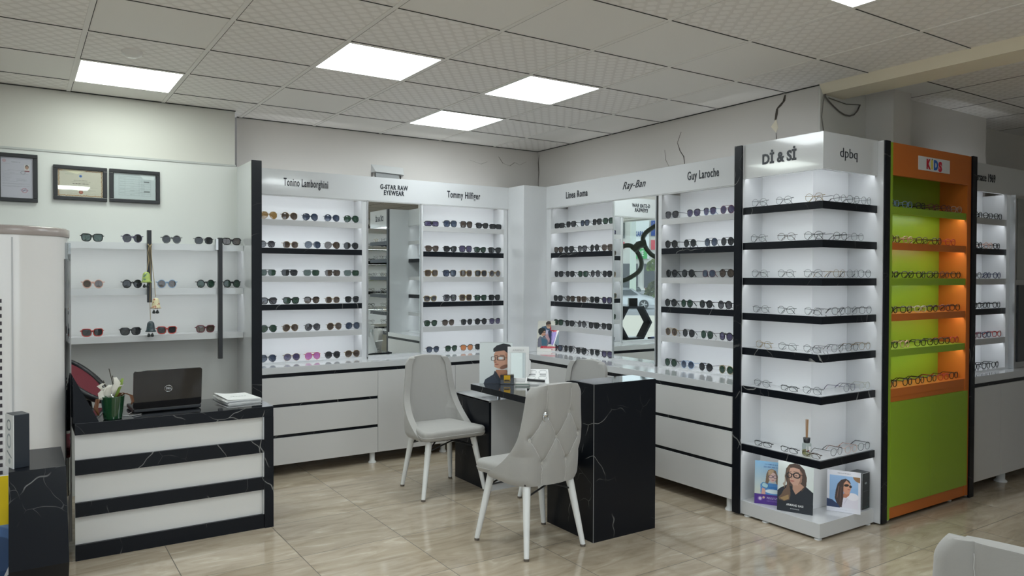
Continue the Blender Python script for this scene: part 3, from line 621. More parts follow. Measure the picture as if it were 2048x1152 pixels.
a.poly([(.1, .97), (.5, .86), (.62, .84), (.8, .9), (.9, .97)], 'e8e0c0', .8)  # pale wedge: glare on the glass, painted into the document colours
a.ell(.73, .76, .05, .05, '5a86c0', 0, .6); a.ell(.73, .76, .03, .03, '2a4a90'); a.words(.25, .5, .82, .014, '8aa080', .7, 2)
for i, (x0, x1, y, h) in enumerate([(.52, .95, .60, .014), (.44, 1.04, .55, .016), (.66, .82, .43, .01), (.2, 1.26, .36, .012), (.27, .55, .25, .012), (.95, 1.2, .25, .012), (.32, .65, .12, .01), (.9, 1.3, .12, .01)]): a.words(x0, x1, y, h, '4a4038', .75, i)
a.words(.48, 1.0, .485, .035, '3a2c24', .85, 5); a.ell(.74, .18, .07, .065, '8a3a2c'); a.ell(.74, .18, .045, .04, 'b06a50')
certificate('framed certificate with an ornate brown border and red seal', .205, .530, 2.061, 2.299, a)
a = Art(1.42, 150, 'bcc4c6')
for y in (.86, .76, .68, .60, .52, .42, .36, .30, .24, .16): a.line(.17, y, 1.25, y, .007, '8b9396')
for x in (.17, .37, .85, .95, 1.02, 1.25): a.line(x, .16, x, .86, .006, '8b9396')
for i in range(14): a.words(.2 + (i % 3) * .35, .34 + (i % 3) * .35, .81 - i * .047, .016, '70787c', .7, i)
a.rect(1.02, 1.2, .67, .72, '4a5052', .8); a.rect(1.02, 1.22, .30, .35, '4a5052', .8); a.poly([(.85, .97), (1.4, .93), (1.36, .78), (1.0, .80)], 'd8dedf', .8)  # pale corner patch paints the glazing's glare into the form
certificate('framed form with a ruled table, nearest the end panel', .544, .871, 2.063, 2.299, a)

# ================================================================== RECEPTION DESK
t = DK = thing('reception_desk', 'black marbled reception desk with three white front panels', 'desk', (.78, 4.8, 0))
ZD = .7435
box('top', .251, 1.305, 4.638, 5.13, .681, ZD - .001, MARBLE, t, bevel=.001); box('top_surface', .252, 1.304, 4.639, 5.129, ZD - .001, ZD, MARBLEG, t)
box('leg_panel', 1.251, 1.305, 4.636, 5.13, 0, .681, MARBLE, t, bevel=.001)
DW = mat('desk_front_panel', (.76, .755, .735), .35)
box('front_panel', .251, 1.251, 4.662, 4.675, .0, .681, DW, t)
for z0, z1 in ((.463, .543), (.236, .313), (.0, .085)): box('black_band', .251, 1.250, 4.642, 4.662, z0, z1, MARBLE, t, bevel=.001)
box('trim', 1.243, 1.251, 4.646, 4.662, .085, .681, ALU, t)
# laptop
t = thing('laptop', 'open black glossy laptop seen from behind on the desk', 'laptop', (.735, 4.80, ZD), .03)
MB().box(-.185, .185, .0, .25, .004, .026, BLKP).build('base', t, bevel=.005)
def rrect(w, h, r, n=6):
    p = []
    for cx, cz, a0 in ((w / 2 - r, r, -90), (w / 2 - r, h - r, 0), (-w / 2 + r, h - r, 90), (-w / 2 + r, r, 180)):
        for k in range(n + 1): a = math.radians(a0 + 90 * k / n); p.append((cx + r * math.cos(a), cz + r * math.sin(a)))
    return p
lid = MB(); T = Matrix.Translation((0, .005, .024)) @ Matrix.Rotation(PI / 2 + .12, 4, 'X'); lid.prism(rrect(.372, .225, .014), -.005, .005, BLKG, T)
ld = lid.build('lid', t, bevel=.0015)
lg = MB(); pr = [Vector((.021 * math.cos(2 * PI * k / 28), .112 + .018 * math.sin(2 * PI * k / 28), .0056)) for k in range(28)]; lg.tube([T @ p for p in pr], .0013, CHROME, 6, True); 
for vert in (): pass
lo = lg.build('logo_ring', ld)
tx = text('lettering', 'DELL', .017, 0, 0, 0, None, CHROME, width=.031, ext=.0004); tx.parent = ld; tx.location = (-.0155, -.0105 - .014, .1315); tx.rotation_euler = (-.0, 0, 0)
mb = MB(); mb.tube([(-.19, .03, .006), (-.215, -.02, .004), (-.15, -.05, .004), (-.2, -.08, .004), (-.27, -.04, .004)], .002, mat('cable_white', (.5, .5, .5), .5)); mb.build('cable', t)
# plant in green pot
t = thing('potted_orchid', 'wilting white orchid in a dark green pot on the desk', 'plant', (.437, 4.70, ZD))
PG = mat('green_glaze', (.012, .065, .025), .12, coat=.6)
MB().lathe([(.0, .0), (.044, .0), (.047, .004), (.060, .125), (.062, .128), (.059, .128), (.050, .11), (.0, .108)], PG, 28).build('pot', t)
MB().lathe([(.0, .112), (.052, .110)], mat('bark_soil', (.05, .035, .02), .9), 16).build('soil', t)
SK = mat('dry_stem', (.06, .045, .03), .7)
for p in ([(-.01, 0, .11), (-.03, 0, .17), (-.045, .01, .215)], [(.01, 0, .11), (.002, 0, .19), (-.018, 0, .28)], [(.008, .005, .11), (.006, 0, .2), (.0, 0, .24)]): MB().tube(p, [.003, .0025, .002], SK, 6).build('stem', t)
def leafm(nm, c): return mat(nm, hexc(c), .5)
def blade(name, pts, w, m):
    vs = []; n = len(pts)
    for i, p in enumerate(pts):
        k = w * math.sin(PI * (i + .35) / (n - .1)); p = Vector(p)
        vs += [p + Vector((-k, 0, 0)), p + Vector((0, .004, -.003)), p + Vector((k, 0, 0))]
    mb = MB(); mb.add(vs, [f for i in range(n - 1) for f in ((3 * i, 3 * i + 1, 3 * i + 4, 3 * i + 3), (3 * i + 1, 3 * i + 2, 3 * i + 5, 3 * i + 4))], m, True); o = mb.build(name, t)
    s = o.modifiers.new('thick', 'SOLIDIFY'); s.thickness = .0012; return o
PW = leafm('petal_white', 'd8d4c8')
for p, w in (([(-.005, -.02, .115), (-.03, -.03, .14), (-.028, -.03, .175), (-.012, -.03, .195)], .020), ([(-.02, -.02, .12), (-.055, -.03, .115), (-.06, -.03, .15), (-.04, -.03, .18)], .016), ([(.0, -.03, .13), (.005, -.035, .17), (.02, -.03, .20), (.008, -.03, .235)], .018), ([(.01, -.02, .17), (.03, -.03, .185), (.045, -.03, .19)], .014), ([(-.05, -.03, .165), (-.068, -.03, .19), (-.045, -.03, .205)], .012)): blade('petal', p, w, PW)
blade('leaf', [(.01, -.02, .11), (.02, -.02, .15), (.035, -.02, .19), (.048, -.02, .225)], .012, leafm('leaf_green', '7f9838'))
blade('leaf', [(.015, 0, .11), (.028, 0, .15), (.03, 0, .18)], .007, leafm('leaf_yellow', 'a8a848'))
for p, w in (([(-.04, -.02, .12), (-.075, -.03, .12), (-.085, -.03, .07), (-.072, -.03, .03)], .012), ([(.03, -.01, .118), (.06, -.02, .14), (.09, -.02, .125), (.098, -.02, .09), (.09, -.02, .075)], .009), ([(.02, -.02, .12), (.04, -.02, .145), (.06, -.02, .138)], .010)): blade('dry_leaf', p, w, leafm('leaf_brown', '6a4226'))
# paper stack
t = thing('paper_stack', 'stack of loose white papers at the end of the desk', 'paper', (1.17, 4.985, ZD), .10)
for k, (dx, dy, r) in enumerate(((0, 0, 0), (.002, .004, .03), (-.003, .002, -.02), (.001, -.002, .01))):
    mb = MB(); mb.box(-.105, .105, -.145, .145, .0055 * k, .0055 * k + .005, PAPER, Matrix.Translation((dx, dy, 0)) @ Matrix.Rotation(r, 4, 'Z')); mb.build('sheaf', t)
mb = MB(); vs = []; n = 10
for i in range(n + 1):
    for j in range(n + 1):
        x, y = -.10 + .2 * i / n, -.14 + .28 * j / n; vs.append((x, y, .023 + .012 * (1 - i / n) ** 3 * (.3 + j / n)))
mb.add(vs, [(i * (n + 1) + j, (i + 1) * (n + 1) + j, (i + 1) * (n + 1) + j + 1, i * (n + 1) + j + 1) for i in range(n) for j in range(n)], PAPER, True); s_ = mb.build('top_sheet', t)
mb = MB(); [mb.box(-.05 + .018 * k, -.05 + .018 * k + .012, -.02, -.014, .0262, .0266, mat('print_grey', (.25, .26, .27), .6)) for k in range(6)]; mb.build('printed_line', s_)
# brochure holder with brochures
t = thing('brochure_holder', 'black wedge-shaped holder at the end of the desk', 'holder', (.20, 4.63, ZD))
mb = MB(); mb.prism([(.044, 0), (.165, 0), (.044, .25)], 0, .012, MARBLE, Matrix(((1, 0, 0, 0), (0, 0, 1, .025), (0, 1, 0, 0), (0, 0, 0, 1)))); mb.build('side_plate', t)
mb = MB(); mb.prism([(.044, 0), (.165, 0), (.044, .25)], .21, .222, MARBLE, Matrix(((1, 0, 0, 0), (0, 0, 1, .025), (0, 1, 0, 0), (0, 0, 0, 1)))); mb.build('side_plate', t)
for k, (c, s0) in enumerate((('3a5560', .0), ('8c4a3c', .02), ('c9ccca', .045), ('6f7c84', .07))):
    T = Matrix.Translation((.158 - s0 * .7, .045, .012 + s0 * .5)) @ Matrix.Rotation(-.45, 4, 'Y')
    mb = MB(); mb.box(-.004, .0, 0, .16, 0, .24 - s0 * 1.6, mat('brochure_%d' % k, hexc(c), .4), T); tag(mb.build('brochure', None, (.20, 4.62, ZD)), 'leaflet slanted in the black holder, %s' % ('dark teal, foremost', 'rust red, second', 'pale grey, third', 'blue grey, rearmost')[k], 'brochure', 'brochures in the desk holder')
# red and black office chair behind the desk
t = thing('office_chair', 'red and black mesh-back office chair behind the desk', 'chair', (.47, 5.42, 0), -.65)
RED = mat('red_mesh_fabric', (.13, .012, .022), .8, bump=(120, .2))
T = Matrix.Translation((0, .0, .74)) @ Matrix.Rotation(-.80, 4, 'Y') @ Matrix.Rotation(.2, 4, 'X') @ Matrix.Scale(.64, 4)
mb = MB(); mb.tube([T @ Vector((0, .19 * math.cos(2 * PI * k / 28) * (1 if abs(math.cos(2 * PI * k / 28)) < .9 else 1), .30 + .28 * math.sin(2 * PI * k / 28))) for k in range(28)], .022, BLKP, 8, True); mb.build('back_frame', t)
mb = MB(); mb.prism([(.18 * math.cos(2 * PI * k / 28), .30 + .27 * math.sin(2 * PI * k / 28)) for k in range(28)], -.008, .008, RED, T @ Matrix(((0, 0, 1, 0), (1, 0, 0, 0), (0, 1, 0, 0), (0, 0, 0, 1)))); mb.build('backrest', t)
MB().box(-.05, .42, -.23, .23, .44, .51, RED).build('seat', t, bevel=.02)
mb = MB(); mb.tube([(.05, -.25, .5), (.0, -.28, .57), (.05, -.29, .635), (.25, -.29, .635)], .018, BLKP, 8); mb.build('armrest', t); mb = MB(); mb.tube([(.05, .25, .5), (.0, .28, .57), (.05, .29, .635), (.25, .29, .635)], .018, BLKP, 8); mb.build('armrest', t)
mb = MB(); mb.tube([T @ Vector((-.03, 0, .25)), (-.10, 0, .6), (.1, 0, .43)], .022, BLKP, 8); mb.build('back_support', t)
mb = MB(); mb.cyl((.18, 0, .08), (.18, 0, .44), .028, .028, BLKP); mb.build('gas_column', t)
for k in range(5):
    a = 2 * PI * k / 5; mb = MB(); mb.tube([(.18, 0, .1), (.18 + .28 * math.cos(a), .28 * math.sin(a), .07)], [.025, .016], BLKP, 8); lg_ = mb.build('leg', t)
    mb = MB(); mb.cyl((.18 + .28 * math.cos(a), .28 * math.sin(a) - .012, .03), (.18 + .28 * math.cos(a), .28 * math.sin(a) + .012, .03), .03, .03, BLKP); mb.build('caster', lg_)

# ================================================================== AC TOWER, HEX PEDESTALS
t = thing('air_conditioner', 'tall white floor-standing cylinder air conditioner cut off at the photo edge', 'air conditioner', (-.062, 4.905, 0))
ACW = mat('ac_gloss_white', (.78, .76, .74), .1, coat=.6); n = 48; R_ = .30
mb = MB(); mb.lathe([(R_, .04), (R_, 1.75)], ACW, 64); mb.build('body', t)
MB().lathe([(R_ + .004, 1.75), (R_ + .006, 1.755), (R_ + .006, 1.79), (R_ - .01, 1.798), (.0, 1.80)], mat('ac_top_ring', (.36, .31, .29), .25), 64).build('top_cap', t)
MB().lathe([(.0, 0), (R_ - .02, 0), (R_ - .02, .04)], BLKP, 40).build('base', t)
def arc(a0, a1, r0, r1, z0, z1, m, nm, k=8):
    mb = MB(); vs = []
    for i in range(k + 1):
        a = math.radians(a0 + (a1 - a0) * i / k)
        for r in (r0, r1):
            for z in (z0, z1): vs.append((r * math.cos(a), r * math.sin(a), z))
    fs = []
    for i in range(k):
        b = 4 * i; fs += [(b, b + 1, b + 5, b + 4), (b + 2, b + 6, b + 7, b + 3), (b, b + 4, b + 6, b + 2), (b + 1, b + 3, b + 7, b + 5)]
    fs += [(0, 2, 3, 1), (4 * k, 4 * k + 1, 4 * k + 3, 4 * k + 2)]
    mb.add(vs, fs, m); return mb.build(nm, t)
arc(-24, 0, R_ + .001, R_ + .006, .32, 1.36, BLKG, 'dark_strip'); arc(-24, 0, R_ + .001, R_ + .007, 1.36, 1.63, mat('ac_display', (.14, .145, .15), .15), 'display_strip')
arc(-22, 0, R_ + .001, R_ + .012, 1.62, 1.72, glass_mat('clear_film', (.8, .82, .82), .2), 'film')
arc(-83.4, -82.2, R_ + .001, R_ + .004, .1, 1.735, GREYL, 'seam'); arc(-5, 8, R_ - .002, R_ + .011, .04, 1.66, GREYL, 'side_trim')
mb = MB()
for k in range(26):
    z = .45 + k * .038; a0 = math.radians(-112); a1 = math.radians(-91.5); vs = []
    for a in np.linspace(a0, a1, 6):
        for zz in (z, z + .019): vs.append(((R_ + .002) * math.cos(a), (R_ + .002) * math.sin(a), zz))
    mb.add(vs, [(2 * i, 2 * i + 2, 2 * i + 3, 2 * i + 1) for i in range(5)], mat('vent_dark', (.05, .04, .05), .6))
mb.build('vent_grille', t)
def hexped(label, loc, rz=0., w=.21):
    """open hexagonal ring stand of black marbled boards"""
    t = thing('hexagon_stand', label, 'display stand', loc, rz, 'hexagonal black stands')
    P = [(-.225, .70), (.225, .70), (.465, .35), (.225, 0), (-.225, 0), (-.465, .35)]; q = .045
    inn = [(-.20, .70 - q), (.20, .70 - q), (.41, .35), (.20, q), (-.20, q), (-.41, .35)]
    for k, nm in enumerate(('top_board', 'upper_board', 'lower_board', 'bottom_board', 'lower_board', 'upper_board')):
        a, b, c, d = P[k], P[(k + 1) % 6], inn[(k + 1) % 6], inn[k]
        mb = MB(); mb.prism([a, d, c, b], -w / 2, w / 2, MARBLE, Matrix(((0, 0, 1, 0), (1, 0, 0, 0), (0, 1, 0, 0), (0, 0, 0, 1)))); mb.build(nm, t)
    return t
hexped('black marbled six-sided stand in front of the tall white air conditioner', (.067, 4.06, 0))
t = thing('display_box', 'thick dark box with a white printed face on the six-sided stand', 'box', (-.008, 3.945, .70), .30)
MB().box(-.03, .034, -.05, .04, 0, .235, mat('dark_slate_card', (.018, .024, .034), .4)).build('body', t, bevel=.003)
a = Art(.42, 110, 'dcdcda'); a.ring(.2, .8, .1, .09, .03, '6a7478'); a.ring(.2, .5, .1, .12, .03, '8a9498'); a.line(.1, .3, .32, .2, .03, '6a7478'); a.ell(.22, .12, .06, .05, 'a0a8aa')
a.panel('printed_face', .232, t, .004, extra=Matrix.Translation((-.031, -.005, .001)) @ Matrix.Rotation(-PI / 2, 4, 'Z'))
# advertising board at the far left
t = thing('advert_board', 'yellow and blue advertising board at the bottom corner beside the black stand', 'advertisement', (-.24, 4.50, 0))
a = Art(.72, 160, '7f9cc0'); a.rect(0, .72, .55, 1, 'f2d21a'); a.poly([(0, 1), (.45, 1), (.60, .55), (0, .55)], 'f6f4ee'); a.ell(.5, .38, .3, .18, '5b7cae'); a.ell(.6, .25, .2, .2, '3e5880'); a.ell(.45, .46, .1, .05, 'c8d4e2')
a.rect(.0, .72, 0, .12, '2e4a74')
ab = a.panel('poster', .54, t, .02); text('lettering', 'OLA', .075, -.165, 4.498, .03, t, mat('white_ink', (.8, .8, .8), .5), offset=.003); text('lettering', 'eal.', .06, -.205, 4.498, .105, t, mat('white_ink', (.8, .8, .8), .5), offset=.003)
#@@PART2
# ================================================================== CONSULTATION TABLE
YZX = Matrix(((0, 0, 1, 0), (1, 0, 0, 0), (0, 1, 0, 0), (0, 0, 0, 1)))     # (y, z, x) -> world axes
t = thing('consultation_table', 'black marbled table with a tall square block at its end', 'table', (3.02, 3.9, 0))
pr = [(3.347, 0), (3.347, .918), (3.56, .918), (3.60, .912), (3.635, .893), (3.655, .865), (3.668, .82), (3.674, .76), (3.68, .7505), (3.80, .7505), (3.80, 0)]
mb = MB(); mb.prism([(a - 3.9, b) for a, b in pr][::-1], 2.773 - 3.02, 3.262 - 3.02, MARBLE, YZX); mb.build('pedestal_block', t)
mb = MB(); mb.box(2.776 - 3.02, 3.259 - 3.02, 3.350 - 3.9, 3.556 - 3.9, .9182, .9195, MARBLEG); mb.build('block_top', t)
for zz in (2.7725,): mb = MB(); mb.box(2.7715 - 3.02, 2.7745 - 3.02, 3.3455 - 3.9, 3.3485 - 3.9, 0, .918, mat('edge_seam', (.22, .22, .22), .5)); mb.build('edge_seam', t)
box('tabletop', 2.785, 3.262, 3.802, 4.78, .706, .749, MARBLE, t, bevel=.001); box('top_surface', 2.786, 3.261, 3.803, 4.779, .749, .750, MARBLEG, t)
mb = MB(); mb.cyl((2.95 - 3.02, 4.66 - 3.9, .652), (2.95 - 3.02, 4.66 - 3.9, .705), .017, .017, CHROME); mb.build('support_post', t)
mb = MB(); mb.cyl((3.15 - 3.02, 4.66 - 3.9, .652), (3.15 - 3.02, 4.66 - 3.9, .705), .017, .017, CHROME); mb.build('support_post', t)
t = thing('low_cabinet', 'low cabinet with black marbled side under the tabletop end', 'cabinet', (3.1, 4.8, 0))
box('side_panel', 2.812, 2.832, 4.565, 5.06, 0, .648, MARBLE, t); box('front_panel', 2.832, 3.42, 4.563, 4.58, .042, .640, mat('grey_white_panel', (.62, .63, .64), .12, coat=.4), t); box('body', 2.832, 3.42, 4.58, 5.06, .0, .640, WHITEM, t)
box('plinth', 2.832, 3.42, 4.565, 4.58, 0, .040, WHITE, t); box('top', 2.812, 3.42, 4.563, 5.06, .640, .652, WHITE, t)

# ---- portrait painting helper for the printed cards
def man_art():
    a = Art(.80, 170, 'd2d8d8'); S1, S2, S3 = 'c09078', 'a87458', '7c5442'
    a.poly([(.10, 0), (.14, .10), (.34, .22), (.42, .30), (.80, .32), (.80, 0)], '26303f'); a.poly([(.36, .18), (.40, .33), (.66, .33), (.70, .16), (.52, .10)], S2)
    a.poly([(.34, .22), (.37, .31), (.42, .26), (.50, .12), (.46, .06)], '1e2835'); a.ell(.56, .06, .05, .08, '5c84b4', 0, .8)
    a.poly([(.36, .40), (.36, .48), (.34, .54), (.36, .60), (.35, .70), (.40, .80), (.60, .84), (.76, .74), (.76, .50), (.70, .42), (.56, .35), (.44, .36)], S1)
    a.poly([(.62, .72), (.80, .74), (.80, .45), (.66, .40), (.52, .35), (.70, .44)], S2, .7); a.ell(.60, .40, .12, .05, S3, 20, .5)
    a.poly([(.34, .76), (.33, .84), (.42, .92), (.58, .97), (.74, .94), (.80, .86), (.80, .55), (.74, .60), (.70, .72), (.60, .80), (.46, .78)], '17191d')
    a.ell(.42, .46, .05, .014, '94503f'); a.line(.37, .52, .39, .60, .012, S2); a.ell(.385, .515, .03, .014, S3, 0, .7)
    a.line(.36, .665, .44, .675, .014, '2c2320'); a.line(.50, .68, .60, .675, .014, '2c2320')
    a.ring(.335, .60, .05, .045, .013, '3c3a36', 0, 4); a.ring(.52, .61, .09, .048, .013, '3c3a36', 0, 4); a.line(.61, .63, .74, .60, .012, '7a6a50'); a.ell(.51, .61, .03, .013, '33302c'); a.ell(.52, .61, .07, .035, 'c8d4d8', 0, .3)
    a.rect(0, .80, .985, 1, 'b8bcbc'); return a
def woman_art():
    a = Art(.70, 200, 'd4dcd8'); a.put(np.clip((.35 - a.u) * 1.5, 0, .5), 'c8d0cc')
    a.poly([(.0, .0), (.0, .40), (.06, .46), (.22, .56), (.55, .55), (.70, .44), (.70, 0)], '141b24')
    a.poly([(.22, .95), (.32, .985), (.42, .97), (.52, .88), (.57, .72), (.56, .56), (.48, .44), (.40, .52), (.20, .52), (.14, .70), (.16, .86)], '4a3a30')
    a.poly([(.30, .56), (.30, .46), (.36, .36), (.46, .46), (.52, .54), (.44, .60)], 'b8907a')
    a.poly([(.22, .80), (.22, .70), (.25, .60), (.31, .54), (.40, .55), (.47, .62), (.48, .78), (.42, .88), (.30, .90), (.24, .88)], 'c49c88'); a.poly([(.42, .88), (.48, .80), (.47, .62), (.40, .56), (.44, .66), (.44, .80)], '8c6a58', .8)
    a.ell(.285, .625, .042, .013, 'a05c54'); a.line(.27, .66, .285, .74, .010, 'a87c68')
    a.poly([(.20, .93), (.17, .80), (.21, .70), (.19, .60), (.17, .48), (.12, .42), (.08, .33), (.02, .26), (.04, .22), (.14, .20), (.24, .24), (.26, .34), (.25, .46), (.22, .56), (.24, .66), (.21, .76), (.24, .90)], '6a5240')
    a.poly([(.05, .25), (.14, .21), (.23, .26), (.22, .34), (.14, .30)], 'a88a5c', .8); a.poly([(.10, .55), (.14, .60), (.13, .76), (.17, .62), (.14, .46)], '8a6c50', .7)
    a.ring(.225, .735, .045, .045, .020, '121316', 0, 2.4); a.ring(.37, .745, .060, .048, .022, '121316', 0, 2.4); a.line(.27, .76, .31, .76, .016, '121316'); a.line(.42, .77, .50, .76, .016, '3a2a24')
    a.ell(.225, .735, .018, .008, '3a3430'); a.ell(.36, .74, .022, .009, '3a3430'); a.line(.20, .80, .26, .81, .010, '3a2c26'); a.line(.31, .815, .41, .81, .010, '3a2c26')
    a.line(.36, .36, .36, .22, .006, '0c1118'); a.rect(0, .70, 0, .20, '10171f'); return a
def girl_art():
    a = Art(.62, 180, 'a8c4d8'); a.grad('d8d4b8', '7fb0d4'); a.words(.22, .60, .93, .022, '2a4c8c', .8, 4); a.words(.20, .60, .87, .035, '3c5c9c', .6, 5)
    a.poly([(.14, .26), (.13, .46), (.22, .50), (.50, .50), (.60, .46), (.60, .20), (.14, .2)], '4a86c4')
    a.poly([(.24, .48), (.26, .70), (.30, .80), (.38, .84), (.47, .80), (.54, .62), (.57, .50), (.50, .48), (.47, .56), (.33, .56), (.30, .48)], '7a6450')
    a.ell(.40, .64, .085, .12, 'd8b8b0'); a.poly([(.30, .78), (.38, .83), (.44, .80), (.36, .70), (.31, .66)], 'b89c7c'); a.ring(.36, .655, .042, .03, .010, '33244c'); a.ring(.46, .655, .042, .03, .010, '33244c'); a.ell(.41, .575, .03, .008, 'b86c74')
    a.poly([(.16, .40), (.17, .52), (.30, .46), (.30, .38)], 'a8ccd4'); a.ring(.235, .44, .075, .055, .014, '3c7cb0', -20, 3); a.poly([(.30, .42), (.56, .42), (.56, .36), (.46, .33), (.42, .37), (.34, .34)], '3478bc'); a.ell(.42, .31, .18, .05, 'd8e8ec', 0, .8); a.poly([(.15, .2), (.17, .38), (.24, .36), (.25, .2)], 'd0a094')
    a.rect(0, .62, 0, .23, '4a2484'); a.ell(.13, .125, .035, .035, 'c8b8d8'); a.ring(.13, .125, .05, .045, .008, '8c6cb0'); a.ell(.21, .155, .027, .027, 'd0b090')
    for i, y in enumerate((.165, .14)): a.words(.28, .54, y, .018, 'c8bce0', .9, i)
    for i, y in enumerate((.10, .08)): a.words(.28, .54, y, .008, '9880c0', .9, i)
    return a
def sun_art():
    a = Art(.76, 180, 'dcdde4'); a.rect(.06, .70, .12, .88, '8fb4dc'); a.poly([(.06, .12), (.06, .5), (.70, .62), (.70, .88), (.06, .88)], '9cbce0', .6)
    a.poly([(.20, .12), (.34, .36), (.48, .48), (.62, .48), (.70, .40), (.70, .12)], 'dcd8e2'); a.ell(.58, .40, .13, .09, 'e8e6ec')
    a.poly([(.36, .44), (.36, .36), (.44, .36), (.50, .42), (.52, .48), (.44, .5)], 'b87c60')
    a.poly([(.36, .58), (.38, .48), (.44, .44), (.50, .46), (.53, .54), (.545, .62), (.52, .72), (.45, .78), (.38, .74)], 'd0987c')
    a.poly([(.18, .32), (.20, .52), (.24, .68), (.32, .78), (.42, .82), (.50, .78), (.54, .70), (.50, .72), (.44, .78), (.38, .70), (.37, .56), (.37, .34), (.34, .12), (.26, .12)], '443430')
    a.line(.27, .62, .23, .34, .012, '8a6858'); a.line(.32, .60, .30, .25, .010, '745448')
    a.ell(.44, .66, .055, .032, '2a2420', 10); a.ell(.53, .64, .032, .032, '2a2420', 10); a.ell(.495, .565, .03, .010, 'b05c58')
    a.ell(.76, .90, .18, .15, '94704c'); a.rect(.06, .76, .88, 1, 'dcdde4'); a.rect(.74, .76, .7, 1, 'dcdde4'); a.poly([(.0, .10), (.0, .30), (.12, .28), (.26, .18), (.31, .10)], '24365c'); a.rect(0, .76, 0, .10, 'e0e0e8')
    a.line(.46, .34, .40, .22, .01, 'c0bccc'); a.words(.24, .52, .94, .018, '404048', .8, 3); a.words(.10, .6, .06, .008, '9898a8', .7, 5); return a
def couple_art():
    a = Art(.72, 150, 'c8c6bc'); a.poly([(.10, .70), (.16, .80), (.30, .84), (.44, .82), (.50, .60), (.46, .24), (.30, .24)], '3c5468')
    a.poly([(.30, .72), (.38, .68), (.40, .52), (.28, .55)], 'b4b0c4'); a.poly([(.36, .66), (.44, .70), (.50, .60), (.46, .26), (.40, .26)], '243050')
    a.ell(.38, .84, .075, .095, 'b8967c'); a.poly([(.30, .84), (.29, .93), (.35, .99), (.44, .98), (.46, .90), (.44, .88), (.34, .87)], '3c3028'); a.line(.34, .835, .45, .83, .018, '201c1a')
    a.ell(.20, .60, .085, .10, 'b08872'); a.poly([(.04, .62), (.05, .72), (.12, .77), (.25, .76), (.28, .68), (.22, .66), (.16, .58), (.10, .52)], '141c1a'); a.line(.15, .62, .27, .625, .02, '181414'); a.ell(.25, .55, .03, .01, 'c8705c')
    a.poly([(.02, .14), (.03, .40), (.10, .50), (.22, .46), (.36, .52), (.40, .30), (.34, .18)], '6c6c78'); a.poly([(.14, .44), (.24, .42), (.34, .38), (.32, .2), (.16, .2)], '3c6074'); a.poly([(.26, .50), (.34, .60), (.42, .40), (.40, .28), (.34, .38)], 'b08c90')
    a.poly([(.48, .62), (.62, .66), (.64, .52), (.52, .2), (.46, .24)], '9486c0'); a.line(.5, .3, .56, .6, .01, 'c4b8e0'); a.line(.5, .3, .62, .56, .01, 'c4b8e0')
    a.poly([(.66, .66), (.72, .66), (.72, .20), (.56, .20)], '74848c'); a.line(.54, .20, .68, .66, .03, 'e4e4e0')
    a.ell(.56, .75, .13, .095, 'b02038'); 
    for k in range(14): a.ell(.56 + .13 * math.cos(k * .449), .75 + .095 * math.sin(k * .449), .018, .018, 'b02038')
    for i, y in enumerate((.80, .77, .74, .71)): a.words(.49, .63, y, .012, 'e8a8b0', .8, i)
    a.poly([(.10, .10), (.14, .18), (.72, .16), (.72, .12), (.4, .10)], 'b4283c'); a.words(.2, .68, .14, .016, 'e8b8b8', .6, 3); a.rect(0, .72, 0, .10, 'dcdad4'); a.words(.46, .68, .06, .028, 'a83040', .8, 6); a.words(.56, .70, .93, .016, '585858', .8, 2)
    return a
def card(name, label, art, h, x, y, z, rz, lean=.10, cat='poster', thick=.004, backm=None, stand=True):
    t = thing(name, label, cat, (x, y, z), math.radians(rz))
    L = Matrix.Rotation(-lean, 4, 'X')
    o = art.panel('printed_front', h, t, thick, backm, L)
    if stand:
        mb = MB(); w = h * art.asp * .25; mb.add([(-w, .004, .002), (w, .004, .002), (w, h * .42, .002), (-w, h * .42, .002), (-w, h * .085 + .003, h * .72), (w, h * .085 + .003, h * .72)], [(4, 5, 2, 3)], CARD)
        q = mb.build('stand_flap', t); s = q.modifiers.new('thick', 'SOLIDIFY'); s.thickness = .002
    return t, o, L
WINK = mat('white_ink', (.8, .8, .8), .5)
card('portrait_card', 'card with a dark-haired man in glasses on the black tabletop', man_art(), .305, 2.955, 4.70, .7502, -33, .10)
ct, co_, L = card('portrait_card', 'card of a long-haired woman in black glasses and dark shirt, stand base', woman_art(), .302, 3.968, 2.868, .101, -67, .09)
for s_, sz, zz, w in (('ARMAND BASI', .018, .037, .10), ('EYEWEAR', .008, .018, .052)):
    q = text('lettering', s_, sz, 0, 0, 0, None, WINK, width=w, ext=.0002, offset=.0003 if sz > .01 else 0, space=1.15); q.parent = co_; q.location = (-.02 - w / 2 + .02, -.0008, zz)
card('portrait_card', 'blue and purple card of a fair-haired child in glasses, stand base', girl_art(), .270, 3.966, 3.062, .101, -60, .09)
card('portrait_card', 'white-bordered card of a woman in sunglasses and white top', sun_art(), .252, 4.225, 2.708, .101, -63, .06, stand=False)
t = thing('carton', 'small dark patterned carton behind the white-bordered sunglasses card', 'box', (4.405, 2.712, .101), math.radians(4))
MB().box(-.045, .045, -.035, .045, 0, .225, mat('dark_carton', (.012, .016, .018), .3)).build('body', t)
a = Art(.40, 120, '0c1012'); 
for k in range(26): a.ell(random.random() * .4, random.random() * (.3 if k % 2 else 1), .03, .012, random.choice(['1c4c48', '123430', '2c3438', '0e2a2a']), random.random() * 180, .8)
a.ell(.2, .72, .06, .03, '8c9494', 0, .7); a.words(.08, .36, .5, .01, '8c9494', .6, 2)
a.panel('printed_side', .224, t, .002, extra=Matrix.Translation((0, -.0375, 0)))
card('leaflet_box', 'leaflet box with two people in glasses on the white worktop', couple_art(), .288, 4.135, 5.665, CT + .0005, -38, .06, 'leaflet', .035, mat('beige_card', (.42, .40, .35), .5), False)
